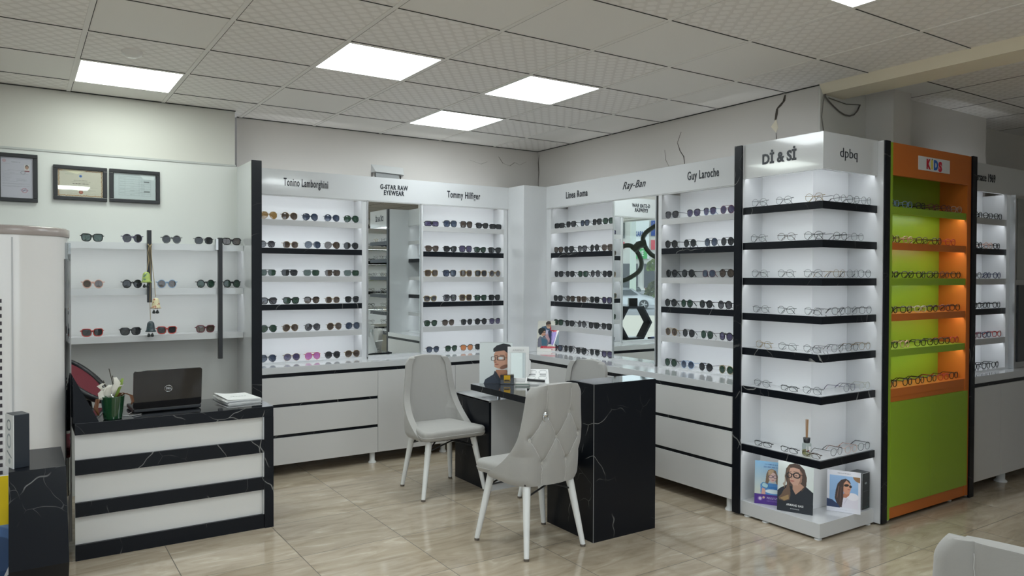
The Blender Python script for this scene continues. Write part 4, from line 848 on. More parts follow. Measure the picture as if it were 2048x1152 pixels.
# things on the tabletop
t = thing('stand_mirror', 'small white-framed counter mirror beside the portrait card on the tabletop', 'mirror', (3.072, 4.580, .7505), math.radians(-36))
L = Matrix.Rotation(-.10, 4, 'X'); mb = MB(); w, h_ = .158, .275
for (p, q, r, s) in ((-w / 2, w / 2, .0, .045), (-w / 2, w / 2, h_ - .045, h_), (-w / 2, -w / 2 + .024, .045, h_ - .045), (w / 2 - .024, w / 2, .045, h_ - .045)): mb.box(p, q, 0, .012, r, s, PAPER, L)
mb.prism([(w / 2, .07), (w / 2 + .012, .075), (w / 2 + .014, .17), (w / 2, .185)], -.012, 0, PAPER, L @ Matrix.Rotation(PI / 2, 4, 'X'))
mb.build('frame', t, bevel=.002); mb = MB(); mb.box(-w / 2 + .024, w / 2 - .024, .004, .006, .045, h_ - .045, MIRROR, L); mb.build('glass', t)
mb = MB(); mb.add([(-.04, .012, .0), (.04, .012, 0), (.04, .10, .0), (-.04, .10, .0), (-.03, .028, .2), (.03, .028, .2)], [(4, 5, 2, 3)], PAPER); q = mb.build('back_leg', t); q.modifiers.new('thick', 'SOLIDIFY').thickness = .004
q = text('lettering', 'AIRBENLX', .019, 0, 0, 0, None, mat('grey_ink', (.42, .42, .41), .5), width=.085, ext=.0003); q.parent = t; q.matrix_local = L @ Matrix.Translation((-.042, -.0006, h_ - .032))
t = thing('lens_box', 'small black box with a yellow square label on the tabletop', 'box', (2.985, 4.595, .7505), math.radians(-36))
MB().box(-.05, .05, 0, .055, 0, .072, BLKG).build('body', t, bevel=.002)
YEL = mat('yellow_label', hexc('d8a818'), .4)
lb = MB().box(-.023, .024, -.0012, -.0002, .028, .069, YEL).build('label', t); MB().box(-.020, .020, -.0022, -.0013, .030, .037, BLKP).build('printed_line', lb); MB().box(-.023, .024, -.0012, -.0002, .018, .021, YEL).build('gold_line', t)
t = thing('card_pile', 'little pile of white and green cards below the counter mirror', 'cards', (3.052, 4.498, .7505), math.radians(-36))
for k, (c, dx) in enumerate((('d8d8d4', 0), ('7c9488', .002), ('d4d4d0', -.001))): MB().box(-.05 + dx, .052 + dx, 0, .06, .006 * k, .006 * k + .0055, mat('cards_%d' % k, hexc(c), .4)).build('card', t)
t = thing('lens_sample_tray', 'slanted white sample board with four lens outlines on the tabletop', 'sample board', (3.162, 4.46, .7505), math.radians(-36))
L = Matrix.Rotation(-.75, 4, 'X'); mb = MB(); mb.prism([(-.095, 0), (.088, 0), (.078, .145), (-.075, .145)], -.012, 0, PAPER, L @ Matrix.Rotation(PI / 2, 4, 'X')); mb.build('board', t, bevel=.002)
for cx, cz in ((-.038, .118), (.040, .118), (-.045, .066), (.036, .066)):
    mb = MB(); mb.tube([L @ Vector((cx + .030 * math.cos(2 * PI * k / 24), -.001, cz + .015 * math.sin(2 * PI * k / 24))) for k in range(24)], .0014, mat('outline_grey', (.45, .46, .47), .4), 5, True); mb.build('lens_outline', t)
for cx in (-.038, .040): mb = MB(); mb.box(cx - .024, cx + .024, -.002, 0, .090, .094, BLKP, L); mb.build('printed_bar', t)
mb = MB(); mb.box(-.076, .068, .0, .06, 0, .012, PAPER); mb.build('foot', t)
t = thing('pen_torch', 'black pen torch lying across the slanted white sample board', 'torch', (3.162, 4.46, .7505), math.radians(-36))
mb = MB(); A_ = L @ Vector((-.055, -.010, .040)); B_ = L @ Vector((.055, -.010, .030)); mb.cyl(A_, B_, .008, .008, BLKP, 12); mb.build('barrel', t); mb = MB(); mb.cyl(L @ Vector((-.075, -.010, .042)), A_, .011, .008, BLKP, 12); mb.build('head', t)
t = box('yellow_leaflet', 2.83, 2.93, 4.03, 4.11, .7503, .753, YEL); tag(t, 'yellow leaflet lying flat on the tabletop behind the tufted chair', 'leaflet')
# reed diffuser on the lowest corner shelf
t = thing('reed_diffuser', 'clear reed diffuser bottle with black cap on the lowest corner shelf', 'diffuser', (3.985, 2.80, .4678))
mb = MB(); mb.box(-.021, .021, -.021, .021, 0, .075, glass_mat('bottle_glass', (.80, .84, .82), .12)); mb.build('bottle', t, bevel=.008)
mb = MB(); mb.box(-.018, .018, -.018, .018, .003, .03, glass_mat('scent_oil', (.85, .80, .55), .03)); mb.build('oil', t)
MB().lathe([(.0, .075), (.018, .075), (.019, .08), (.021, .105), (.0, .106)], BLKP, 18).build('cap', t)
lbq = MB().box(-.015, .015, -.0228, -.0222, .014, .056, PAPER).build('label', t); lbq.rotation_euler = (0, 0, -.5); mb = MB(); mb.lathe([(.0, .0), (.007, .004), (.0, .010)], FRAME['r'][1], 10, (0, -.0232, .026)); mb.build('printed_heart', lbq)
for k in range(5): mb = MB(); mb.tube([(.004 * math.cos(k * 1.3), .004 * math.sin(k * 1.3), .09), (.002 + .007 * math.cos(k * 1.3), .007 * math.sin(k * 1.3), .215)], .0022, mat('reed_wood', (.42, .25, .13), .7), 5); mb.build('reed', t)

# ================================================================== UPHOLSTERED CHAIRS
def chair_back():
    nu, nv = 150, 104; Hh0, Hh1 = .388, .955
    BT = [(-.085, .79), (.085, .79), (-.17, .655), (0, .655), (.17, .655), (-.085, .515), (.085, .515)]
    SG = [((-.085, .79), (-.085, 1.)), ((.085, .79), (.085, 1.)), ((-.085, .515), (-.085, .40)), ((.085, .515), (.085, .40))]
    for a in (-1, 1): SG += [((a * .085, .79), (0, .655)), ((a * .085, .79), (a * .17, .655)), ((0, .655), (a * .085, .515)), ((a * .17, .655), (a * .085, .515))]
    def sm(x): x = max(0, min(1, x)); return x * x * (3 - 2 * x)
    out = np.zeros((nv + 1, nu + 1, 3)); nrm = np.zeros((nv + 1, nu + 1, 3)); arc_ = np.zeros((nv + 1, nu + 1)); 
    for j in range(nv + 1):
        v = j / nv; w = .238 - .052 * sm((v - .12) / .88); yb = .205 + .065 * v; tip = yb - .045 - .25 * max(0, 1 - max(0, v - .05) / .55) ** 2.2 ; r = min(.105, yb - tip - .002)
        if v > .9: w -= .03 * ((v - .9) / .1) ** 2
        if v < .08: w -= .02 * ((.08 - v) / .08) ** 2
        l1 = w - r; l2 = PI * r / 2; l3 = max(0, yb - tip - r); tot = l1 + l2 + l3
        for i in range(nu + 1):
            u = -1 + 2 * i / nu; s = abs(u) * tot; sg = 1 if u >= 0 else -1
            if s < l1: x, y, nx, ny = s, yb, 0, 1
            elif s < l1 + l2: a = (s - l1) / r; x, y, nx, ny = l1 + r * math.sin(a), yb - r + r * math.cos(a), math.sin(a), math.cos(a)
            else: x, y, nx, ny = w, yb - r - (s - l1 - l2), 1, 0
            y -= .035 * (x / w) ** 2 if s < l1 + l2 else .035
            ztop = Hh1 - .028 * (min(1, x / .2)) ** 2
            z = Hh0 + (ztop - Hh0) * v
            out[j, i] = (sg * x, y, z); nrm[j, i] = (sg * nx, ny, 0); arc_[j, i] = sg * s
    Z = out[..., 2]; D = np.full(Z.shape, 9.)
    for (a, b) in SG:
        dx, dz = b[0] - a[0], b[1] - a[1]; L2 = dx * dx + dz * dz; t = np.clip(((arc_ - a[0]) * dx + (Z - a[1]) * dz) / L2, 0, 1); D = np.minimum(D, np.hypot(arc_ - a[0] - t * dx, Z - a[1] - t * dz))
    Bd = np.full(Z.shape, 9.)
    for b in BT: Bd = np.minimum(Bd, np.hypot(arc_ - b[0], Z - b[1]))
    disp = -.0045 * np.exp(-(D / .0045) ** 2) - .007 * np.exp(-(D / .022) ** 2) - .013 * np.exp(-(Bd / .022) ** 2)
    O = out + nrm * disp[..., None]; I = out - nrm * .048
    n1 = nu + 1; vs = [tuple(p) for p in O.reshape(-1, 3)] + [tuple(p) for p in I.reshape(-1, 3)]; K = n1 * (nv + 1); fs = []
    for j in range(nv):
        for i in range(nu): a = j * n1 + i; fs.append((a, a + 1, a + n1 + 1, a + n1)); fs.append((K + a, K + a + n1, K + a + n1 + 1, K + a + 1))
    for i in range(nu): fs.append((i + 1, i, K + i, K + i + 1)); a = nv * n1 + i; fs.append((a, a + 1, K + a + 1, K + a))
    for j in range(nv): a = j * n1; fs.append((a, a + n1, K + a + n1, K + a)); a += nu; fs.append((a + n1, a, K + a, K + a + n1))
    mb = MB(); mb.add(vs, fs, VELVET, True)
    # creases read as thin stitched lines
    pos = lambda s, z: None
    def surf(s, z):
        j = int(np.argmin(np.abs(out[:, nu // 2, 2] - z))); i = int(np.argmin(np.abs(arc_[j] - s))); return Vector(O[j, i]) + Vector(nrm[j, i]) * .0006
    return mb, BT, SG, surf
def make_chair():
    t = thing('upholstered_chair', '', 'chair', (0, 0, 0))
    mb, BT, SG, surf = chair_back(); b = mb.build('backrest', t); bv = b.modifiers.new('edge', 'BEVEL'); bv.width = .017; bv.segments = 4; bv.limit_method = 'ANGLE'; bv.angle_limit = math.radians(60)
    for k, (p, q) in enumerate(SG):
        m = MB(); m.tube([surf(p[0] + (q[0] - p[0]) * i / 10, min(.93, p[1] + (q[1] - p[1]) * i / 10)) for i in range(11)], .0015, mat('stitch_light', (.60, .59, .57), .8), 5); m.build('seam', b)
    for k, (s, z) in enumerate(BT):
        c = surf(s, z); m = MB()
        if k == 1: continue
        nx = c.x * .8; d = Vector((nx, 1, 0)).normalized(); m.cyl(c - d * .004, c + d * .006, .0145, .009, mat('button_velvet', (.46, .45, .42), .7), 18); m.build('button', b)
    c = surf(.085, .79); m = MB(); m.lathe([(.0, .018), (.012, .016), (.019, .006), (.020, .0)], CHROME, 18); T = Matrix.Translation(c) @ Matrix.Rotation(-PI / 2, 4, 'X'); m.v = [tuple(T @ Vector(v)) for v in m.v]; kn = m.build('knocker_plate', b)
    m = MB(); m.tube([c + Vector((.016 * math.sin(2 * PI * k / 20) * 1.1, .012, -.018 + .024 * math.cos(2 * PI * k / 20))) for k in range(20)], .0028, CHROME, 6, True); m.build('knocker_ring', kn)
    m = MB(); pts = []
    for (cx, cy_, a0, r) in ((.195, -.195, -90, .055), (.135, .125, 0, .05), (-.135, .125, 90, .05), (-.195, -.195, 180, .055)):
        for k in range(7): a = math.radians(a0 + 90 * k / 6); pts.append((cx + r * math.cos(a), cy_ + r * math.sin(a)))
    m.prism(pts, .405, .475, VELVET); s = m.build('seat', t); bv = s.modifiers.new('edge', 'BEVEL'); bv.width = .024; bv.segments = 5; bv.limit_method = 'ANGLE'; bv.angle_limit = math.radians(60)
    for p in s.data.polygons: p.use_smooth = True
    m = MB(); m.tube([(x * .998, y * .998, .432) for x, y in pts], .0035, VELVET, 6, True); m.build('piping', s)
    m = MB(); m.box(-.18, .18, -.19, .17, .392, .407, BLKP); m.build('seat_frame', t)
    L4 = [((.175, -.165), (.245, -.215)), ((-.175, -.165), (-.245, -.215)), ((.150, .145), (.20, .215)), ((-.150, .145), (-.20, .215))]
    for (a, c_) in L4:
        m = MB(); m.cyl((c_[0], c_[1], .012), (a[0], a[1], .405), .0145, .0235, LEGW, 18); lg = m.build('leg', t)
        m = MB(); m.cyl((c_[0], c_[1], 0), (c_[0], c_[1], .0135), .0150, .0150, DIRT, 16); m.build('foot_tip', lg)
    def onleg(k, z): a, c_ = L4[k]; f = z / .405; return Vector((c_[0] + (a[0] - c_[0]) * f, c_[1] + (a[1] - c_[1]) * f, z))
    for (p, q) in ((0, 3), (1, 2), (0, 1), (2, 3)):
        A1, B1_ = onleg(p, .325), onleg(q, .325); mid = (A1 + B1_) / 2; mid.z = .385; m = MB(); m.tube([A1, mid, B1_], .0055, BLKP, 6); m.build('brace', t)
    return t
ch = make_chair(); ch.location = (2.553, 4.815, 0); ch.rotation_euler = (0, 0, 0); G_ = 'grey velvet chairs'
tag(ch, 'grey velvet chair showing its smooth seat and front, beside the drawer cabinet', 'chair', G_)
for (x, y, rz, lab) in ((2.487, 3.552, PI + .03, 'grey velvet chair with button-tufted back and ring knocker turned to the camera'), (3.155, 4.10, -PI / 2 + .12, 'grey velvet chair tucked behind the table, only its back top showing'), (2.045, .775, PI / 2 + .13, 'grey velvet chair whose back top alone enters the bottom corner')):
    c = copy_tree(ch); c.location = (x, y, 0); c.rotation_euler = (0, 0, rz); c['label'] = lab

# ================================================================== EYEWEAR
def outline(kind, n=26):
    """points of one lens, centred at 0, +x = towards the temple"""
    P = dict(av=(.0285, .0255, 2.3), rd=(.0250, .0245, 2.), wf=(.0275, .0220, 3.2), ct=(.0275, .0215, 2.4), nv=(.0290, .0215, 3.4), hx=(.0265, .0225, 2.7), sh=(.031, .019, 4.), sq=(.0280, .0250, 3.6), cb=(.0265, .0230, 2.5),
             db=(.0255, .0250, 2.), orr=(.0255, .0225, 2.1), ow=(.0262, .0205, 2.8), ox=(.0275, .0155, 3.2), dv=(.0285, .0255, 2.3))[kind]
    a, b, p = P; pts = []
    for k in range(n):
        t = 2 * PI * k / n; c, s = math.cos(t), math.sin(t); x = a * abs(c) ** (2 / p) * (1 if c >= 0 else -1); z = b * abs(s) ** (2 / p) * (1 if s >= 0 else -1)
        if kind in ('av', 'dv'):
            if z < 0: x = x * (1 - .28 * (z / b) ** 2) - .0035 * (z / b)
            else: x = x * (1 + .0 * z)
        if kind in ('wf', 'cb', 'ow', 'sq', 'nv') and z < 0: x *= 1 - .16 * (-z / b) ** 1.5
        if kind in ('ct', 'cb', 'wf') and z > 0 and x > 0: z += (.006 if kind == 'ct' else .003) * (x / a) ** 2; x += (.003 if kind == 'ct' else .001) * (z / b)
        if kind == 'hx': x *= 1 - .10 * abs(z / b) ** 3
        pts.append((x, z))
    return pts
GC = {}
def spec_meshes(kind, fr, ln, fold):
    key = (kind, fr, ln, fold)
    if key in GC: return GC[key]
    opt = kind in ('orr', 'ow', 'ox'); fm = FRAME[fr][1]; lm = LENS[ln][1]; pts = outline(kind)
    cx = .0335 if kind not in ('sh',) else .0335; bot = min(z for x, z in pts); top = max(z for x, z in pts); cz = -bot + .0022
    thick = {'av': .0013, 'dv': .0014, 'rd': .0026, 'wf': .0030, 'ct': .0032, 'nv': .0016, 'hx': .0014, 'sh': .0028, 'sq': .0026, 'cb': .0014, 'db': .0016, 'orr': .0012, 'ow': .0027, 'ox': .0013}[kind]
    wrap = lambda x: .0 + 1.1 * x * x          # frame bows backwards a little towards the temples
    P3 = lambda s, x, z: Vector((s * (cx + x), wrap(cx + x), cz + z))
    fb = MB()
    for s in (-1, 1):
        fb.tube([P3(s, x, z) for x, z in pts], thick, fm, 5, True)
        e = P3(s, max(x for x, z in pts) * .99, top * .45); h = Vector((s * .0685, .012, cz + top * .5)); fb.tube([e, (e + h) / 2 + Vector((s * .001, -.001, 0)), h], thick * 1.1, fm, 5)
    ix = -.0255
    zb = top * .40
    fb.tube([P3(-1, ix, zb), Vector((0, -.001, cz + zb + .003)), P3(1, ix, zb)], thick * (1.2 if thick > .002 else .95), fm, 5)
    if kind in ('db', 'dv', 'nv'): fb.tube([P3(-1, -.012 if kind != 'nv' else .02, top * .97), Vector((0, -.001, cz + top * 1.02)), P3(1, -.012 if kind != 'nv' else .02, top * .97)], .0013 if kind != 'nv' else .0022, fm, 5)
    if kind in ('cb', 'ox', 'sh'):
        for s in (-1, 1):
            seg = [P3(s, x, z) for x, z in pts if z > top * .35]; seg.sort(key=lambda q: q.x * s)
            fb.tube(seg, .0030 if kind != 'ox' else .0020, FRAME['k'][1] if kind == 'cb' else fm, 5)
    if kind == 'sh': fb.box(-.012, .012, -.001, .003, cz - .002, cz + top, fm)
    if thick < .0018:
        for s in (-1, 1): fb.tube([P3(s, -.024, 0), Vector((s * .0095, .006, cz - .004)), Vector((s * .009, .008, cz - .010))], .0009, CHROME, 4)
    lens = []
    for s in (-1, 1):
        L = MB(); vs = [P3(s, x, z) for x, z in pts]; c = sum(vs, Vector()) / len(vs); c.y -= .0012; n = len(vs)
        L.add(vs + [c], [(k, (k + 1) % n, n) if s > 0 else ((k + 1) % n, k, n) for k in range(n)], lm, True); lens.append(L)
    tem = []; tr = .0024 if thick > .002 else .0016
    for s in (-1, 1):
        T = MB(); h = Vector((s * .0685, .012, cz + top * .5))
        if fold:      # folded behind the front, tips crossing down to the shelf
            y0 = .016 if s > 0 else .021
            T.tube([h, h + Vector((-s * .004, y0 - .010, 0)), Vector((s * .030, y0 + .004, cz + top * .42)), Vector((-s * .022, y0 + .006, cz + top * .10)), Vector((-s * .036, y0 + .006, cz - .010)), Vector((-s * .046, y0 + .005, .0022))], [tr, tr, tr, tr, tr * 1.3, tr * 1.3], fm, 5)
        else:
            T.tube([h, h + Vector((0, .05, 0)), h + Vector((-s * .002, .094, -.001)), Vector((s * .062, .126, cz - .008)), Vector((s * .058, .136, .003))], [tr, tr, tr, tr * 1.3, tr * 1.3], fm, 5)
        tem.append(T)
    GC[key] = dict(frame=fb.mesh('frame'), lens=[l.mesh('lens') for l in lens], temple=[x.mesh('temple') for x in tem])
    return GC[key]
KN = dict(av='aviator', rd='round', wf='square', ct='cat-eye', nv='flat-top', hx='angular', sh='shield', sq='oversized', cb='half-rim', db='round double-bridge', dv='aviator', orr='thin round', ow='thick-rimmed', ox='slim half-rim')
ORD = ['first', 'second', 'third', 'fourth', 'fifth', 'sixth', 'seventh']; SHN = ['top', 'second', 'third', 'fourth', 'fifth', 'bottom']
NG = [0]
def glasses(spec, x, y, z, rz, lab_tail, group, scale=1.06):
    kind, fr, ln = spec[:-2], spec[-2], spec[-1]
    if kind == 'or': kind = 'orr'
    fold = FOLD[0]; m = spec_meshes(kind, fr, ln, fold); sun = ln != 'c'
    nm = 'sunglasses' if sun else 'eyeglasses'
    d = ('%s %s sunglasses' % (FRAME[fr][0], KN[kind]) if LENS[ln][0] in ('dark',) or LENS[ln][0] == FRAME[fr][0] else '%s %s sunglasses, %s lenses' % (FRAME[fr][0], KN[kind].replace('double-bridge', '').strip(), LENS[ln][0])) if sun else '%s %s eyeglasses' % (FRAME[fr][0], KN[kind])
    t = thing(nm, d + ', ' + lab_tail, 'sunglasses' if sun else 'glasses', (x, y, z), rz, group); t.scale = (scale * .91 if scale > 1.05 else scale, scale, scale)
    for n_, ms in (('frame', [m['frame']]), ('lens', m['lens']), ('temple', m['temple'])):
        for me in ms: o = bpy.data.objects.new(n_, me); COL.objects.link(o); o.parent = t
    NG[0] += 1
FOLD = [True]
def rowset(P, specs, axis, front, zs, where, fold, grp, names=SHN, jit=.10, face=None, rev=False, scale=1.13):
    FOLD[0] = fold
    for k, (row, sp) in enumerate(zip(P, specs)):
        sp = sp.split()
        for i, (a, s) in enumerate(zip(row, sp)):
            r = random.uniform(-jit, jit); q = random.uniform(-.004, .006)
            if axis == 'x': x, y, rz = a, front + .028 + q, r
            else: x, y, rz = front + .028 + q, a, -PI / 2 + r
            glasses(s, x, y, zs[k] + .0022, rz, '%s from left, %s %s' % (ORD[i], names[k], where), '%s on the %s %s' % ('sunglasses' if s[-1] != 'c' else 'eyeglasses', names[k], where), scale)
PB1= [[1.664, 1.828, 1.998, 2.18, 2.35], [1.648, 1.836, 2.019, 2.182, 2.35], [1.653, 1.83, 2.006, 2.188, 2.354], [1.659, 1.842, 2.009, 2.186, 2.357], [1.658, 1.835, 2.016, 2.202, 2.363], [1.654, 1.845, 2.018, 2.186, 2.361]]
PB2= [[3.108, 3.297, 3.468, 3.636, 3.786], [3.111, 3.297, 3.458, 3.614, 3.779], [3.107, 3.291, 3.465, 3.625, 3.780], [3.098, 3.298, 3.462, 3.621, 3.779], [3.099, 3.281, 3.473, 3.628, 3.781], [3.121, 3.309, 3.477, 3.631, 3.780]]
PR1= [[5.572, 5.396, 5.205, 5.04, 4.886], [5.589, 5.427, 5.245, 5.065, 4.893], [5.590, 5.412, 5.222, 5.056, 4.897], [5.588, 5.412, 5.242, 5.064, 4.900], [5.588, 5.415, 5.236, 5.068, 4.900], [5.590, 5.431, 5.242, 5.061, 4.894]]
PR2= [[4.140, 3.927, 3.763, 3.604], [4.145, 3.959, 3.75, 3.600], [4.144, 3.972, 3.773, 3.61], [4.145, 3.98, 3.8, 3.623], [4.145, 3.968, 3.787, 3.609], [4.144, 3.973, 3.792, 3.604]]
PL= [[0.425, 0.672, 0.925, 1.144, 1.342], [0.428, 0.671, 0.894, 1.158, 1.342], [0.423, 0.658, 0.893, 1.155]]
PCL= [[3.126, 2.948, 2.735], [3.130, 2.922, 2.735], [3.118, 2.924, 2.735], [3.105, 2.918, 2.735], [3.084, 2.911, 2.735], [3.096, 2.894, 2.735], [3.08, 2.888, 2.735]]
PCR= [[4.117, 4.255, 4.392], [4.126, 4.307], [4.117, 4.255, 4.392], [4.117, 4.255, 4.392], [4.117, 4.255, 4.392], [4.244, 4.390], [4.117, 4.255, 4.392]]
PK= [[4.645, 4.811, 4.97, 5.125, 5.28, 5.424], [4.65, 4.817, 4.985, 5.17, 5.359], [4.645, 4.82, 4.975, 5.13, 5.28, 5.424], [4.645, 4.795, 4.976, 5.13, 5.28, 5.424], [4.645, 4.795, 4.975, 5.13, 5.28, 5.424], [4.645, 4.82, 4.975, 5.13, 5.28, 5.424]]
PV= [[5.83, 5.99, 6.14, 6.288], [5.99, 6.14, 6.288], [5.985, 6.14, 6.288], [5.985, 6.14, 6.288], [5.985, 6.14, 6.288], [5.985, 6.14, 6.288]]
ZS6 = ZT + [CT + .0105]
rowset(PB1, ['avga avgb avku avsu avkg', 'hxky hxgb avsu avbb avsk', 'nvsg nvkk nvsg nvkb nvsg', 'wfky wfkg cbbb hxgb cbsk', 'avkg avgb avky avgb avsu', 'avku avgv dvrp avkk avgb'], 'x', 6.004, ZS6, 'shelf of bay beside desk', True, '')
rowset(PB2, ['shkv sqku sqkb ctkk shkk', 'ctbb ctkk sqkv ctkg ctkk', 'sqgb sqku sqgb sqgk rdgy', 'ctgy sqky sqgb wfkg wfkk', 'cbkg cbbb cbkk rdkk cbkv', 'cbku cbkg cbko cbkk cbkg'], 'x', 6.004, ZS6, 'shelf left of corner post', True, '')
rowset(PR1, ['shkk wfkk wfku wfkk wfkg', 'wfkb wfkk wfky rdkk wfbb', 'wfkk wfkk wfkg rdky wfkk', 'wfkk wfkb wfbb wfkk wfkv', 'wfkg wfkk rdky wfkk wfkk', 'wfku rdkk wfkk cbkk wfkv'], 'y', 4.166, ZS6, 'shelf right of corner post', False, '')
rowset(PR2, ['cbky cbkv cbuv dbmv', 'rdkk dbkk dbku dbkk', 'rdkk rdkk hxmu dbkb', 'rdkk rdkg rdkk rdky', 'dbgb dbkk dbkg rdkv', 'dbkg dbuu dbkk dbgg'], 'y', 4.166, ZS6, 'shelf left of tall column', False, '')
rowset(PL, ['wfkg rdvk rdsk hxkk ctkb', 'rdpb rdkk rdub rdkg rdkg', 'wfrk wfkk wfrk wfmb'], 'x', 5.835, [1.770, 1.450, 1.120], 'wall shelf over desk', True, '', names=['topmost', 'middle', 'lowest'])
SHC = ['top', 'second', 'third', 'fourth', 'fifth', 'sixth', 'lowest']
rowset(PCL, ['orsc orsc orgc', 'orsc orbc orkc', 'orsc orsc orsc', 'orsc orkc orsc', 'orgc orsc orsc', 'orsc oxkc orsc', 'oxkc oxkc oxbc'], 'y', XC, [z + .0016 for z in ZC], 'left-side corner shelf', True, '', names=SHC, scale=1.0)
rowset(PCR, ['orsc orkc orsc', 'orkc orsc', 'orgc orsc orkc', 'orkc orsc orkc', 'orsc orkc orgc', 'orvc orwc', 'orkc orpc orkc'], 'x', YC, [z + .0016 for z in ZC], 'right-side corner shelf', False, '', names=SHC, scale=1.0)
rowset(PK, ['owuc owuc owkc owmc owmc owpc', 'owbc owpc owbc owkc owrc', 'owkc owkc owkc owkc owmc owkc', 'owkc owkc owwc owkc owmc owkc', 'owkc owpc owkc owkc owkc owrc', 'owkc owkc owkc owkc owrc owkc'], 'x', 2.619, ZT + [CT], 'orange-green unit shelf', False, '', scale=1.0)
rowset(PV, ['owkc owkc owkc owkc', 'owkc owpc owkc', 'owsc ownc ownc', 'owkc owkc owkc', 'owmc ownc owrc', 'owkc owkc owkc'], 'x', 2.738, ZS6, 'shelf past orange unit', False, '', scale=1.0)

# ================================================================== SHOP FRONT AND STREET (seen in the mirrors)
WF = mat('window_frame', (.62, .63, .62), .4)
struct(box('wall_front', 4.2, 9.5, -3.75, -3.55, 0, H + .2, WALLM)); struct(box('wall_front_top', -3.3, 4.2, -3.70, -3.6, 2.7, H + .4, WALLM)); struct(box('wall_front_sill', -3.3, 4.2, -3.70, -3.6, -.1, .06, WALLM))
mb = MB(); mb.box(-3.1, 4.2, -3.655, -3.650, .06, 2.78, PANE); w1 = struct(mb.build('window_1'))
mb = MB()
for x in (-3.1, -1.3, 1.0, 4.15): mb.box(x, x + .06, -3.69, -3.61, .06, 2.78, WF)
struct(mb.build('window_frame', w1))
mb = MB(); mb.box(-3.155, -3.145, -3.6, 3.2, .06, 2.795, PANE); w2 = struct(mb.build('window_2'))
mb = MB()
for y in (-3.6, -1.7, 1.3, 3.14): mb.box(-3.19, -3.11, y, y + .06, .0, 2.81, WF)
mb.box(-3.19, -3.11, -3.6, 3.2, 2.79, 2.83, WF); mb.box(-3.19, -3.11, -3.6, 3.2, 0, .06, WF); struct(mb.build('window_frame', w2))
struct(box('wall_left', -3.3, -3.15, 3.2, 6.3, 0, H + .2, WALLD)); struct(box('wall_left_top', -3.3, -3.11, -3.6, 3.2, 2.83, H + .45, WALLD)); struct(box('trim_2', -3.11, -2.0, -3.5, 1.5, 0, .232, mat('podium_white', (.7, .7, .69), .3)))
struct(box('roof', -3.6, 9.8, -3.9, 6.7, H + .42, H + .5, WALLM))
# shelves unit on the far side of the shop, seen through the back mirror
t = thing('display_bay', 'bay of eyeglasses seen only through the back wall mirror', 'display shelf', (4.4, 1.4, 0))
box('back_panel', 4.28, 5.3, 1.26, 1.272, .84, 2.2, BOARD, t); box('side_panel', 4.27, 4.282, 1.26, 1.48, 0, ZTOP, WHITE, t); box('side_panel', 5.3, 5.312, 1.26, 1.48, 0, ZTOP, WHITE, t)
box('header', 4.27, 5.312, 1.46, 1.482, ZBOT, ZTOP, WHITE, t); text('lettering', 'Polaroid', .085, 4.62, 1.4835, 2.258, t, LETTER, '+Y', width=.30, offset=.003)
for k, z in enumerate(ZT): box('shelf', 4.282, 5.3, 1.272, 1.48, z - TH, z, GREYF if k % 2 == 0 else MARBLE, t)
for z in [ZBOT + .005] + [z - TH - .002 for z in ZT]: led(t, 4.30, 5.28, 1.44, 1.452, z)
box('worktop', 4.27, 5.312, 1.26, 1.72, .80, .8425, WHITE, t); box('black_band', 4.27, 5.312, 1.26, 1.71, .765, .80, MARBLE, t); box('cabinet', 4.28, 5.3, 1.26, 1.70, .09, .765, WHITEM, t)
FOLD[0] = True
for k, z in enumerate(ZT + [.8425]):
    for i in range(4): glasses(('orkc', 'owkc', 'orsc')[(i + k) % 3], 4.42 + i * .22, 1.45, z + .001, PI, '%s from left, %s shelf in back mirror' % (ORD[3 - i], SHN[k]), 'eyeglasses seen in the back mirror')
# second six-sided stand with a black cube at the window, giant display spectacles
ang = math.radians(56.6333) - math.atan(254 / 1500.)
Dd = Vector((-math.cos(ang), -math.sin(ang), 0)); Rt = Vector((-math.sin(ang), math.cos(ang), 0)); V0 = Vector((8.332, 12.008, 0))
def SP(t_, s, z): return V0 + Dd * t_ + Rt * s + Vector((0, 0, z))
RZ = math.atan2(Rt.y, Rt.x)
h2 = hexped('black marbled six-sided stand by the shop window, seen in the mirrors', tuple(SP(16.0, -.13, .2325)), RZ + PI / 2 + .75)
t = thing('display_cube', 'plain black cube on the six-sided stand by the shop window', 'cube', tuple(SP(16.0, -.13, .9335)), RZ + .15); MB().box(-.09, .09, -.09, .09, 0, .17, BLKP).build('body', t, bevel=.003)
t = thing('giant_spectacles', 'giant green-black display spectacles hanging at the shop window', 'display prop', tuple(SP(16.15, -.03, 2.25)), RZ)
GM = mat('giant_frame', (.03, .04, .03), .4)
T = Matrix.Rotation(-.55, 4, 'Y'); ol = [(x * 13.5, z * 15) for x, z in outline('wf', 36)]
for s in (-1, 1): mb = MB(); mb.tube([T @ Vector((s * (.47 + x), 0, z - .2)) for x, z in ol], .05, GM, 10, True); mb.build('rim', t)
mb = MB(); mb.tube([T @ Vector((-.16, 0, -.08)), T @ Vector((0, 0, -.03)), T @ Vector((.16, 0, -.08))], .085, GM, 10); mb.build('bridge', t)
for s in (-1, 1): mb = MB(); mb.tube([T @ Vector((s * .5, 0, .2)), (T @ Vector((s * .5, 0, .2))) * Vector((1, 1, 0)) + Vector((0, 0, .46))], .004, CHROME, 5); mb.build('hanging_wire', t)
STREET = Matrix.Translation(V0) @ Matrix(((Rt.x, -Dd.x * -1, 0, 0), (Rt.y, Dd.y, 0, 0), (0, 0, 1, 0), (0, 0, 0, 1)))
STREET = Matrix.Translation(V0) @ Matrix(((Rt.x, Dd.x, 0, 0), (Rt.y, Dd.y, 0, 0), (0, 0, 1, 0), (0, 0, 0, 1)))     # local x = right, y = away
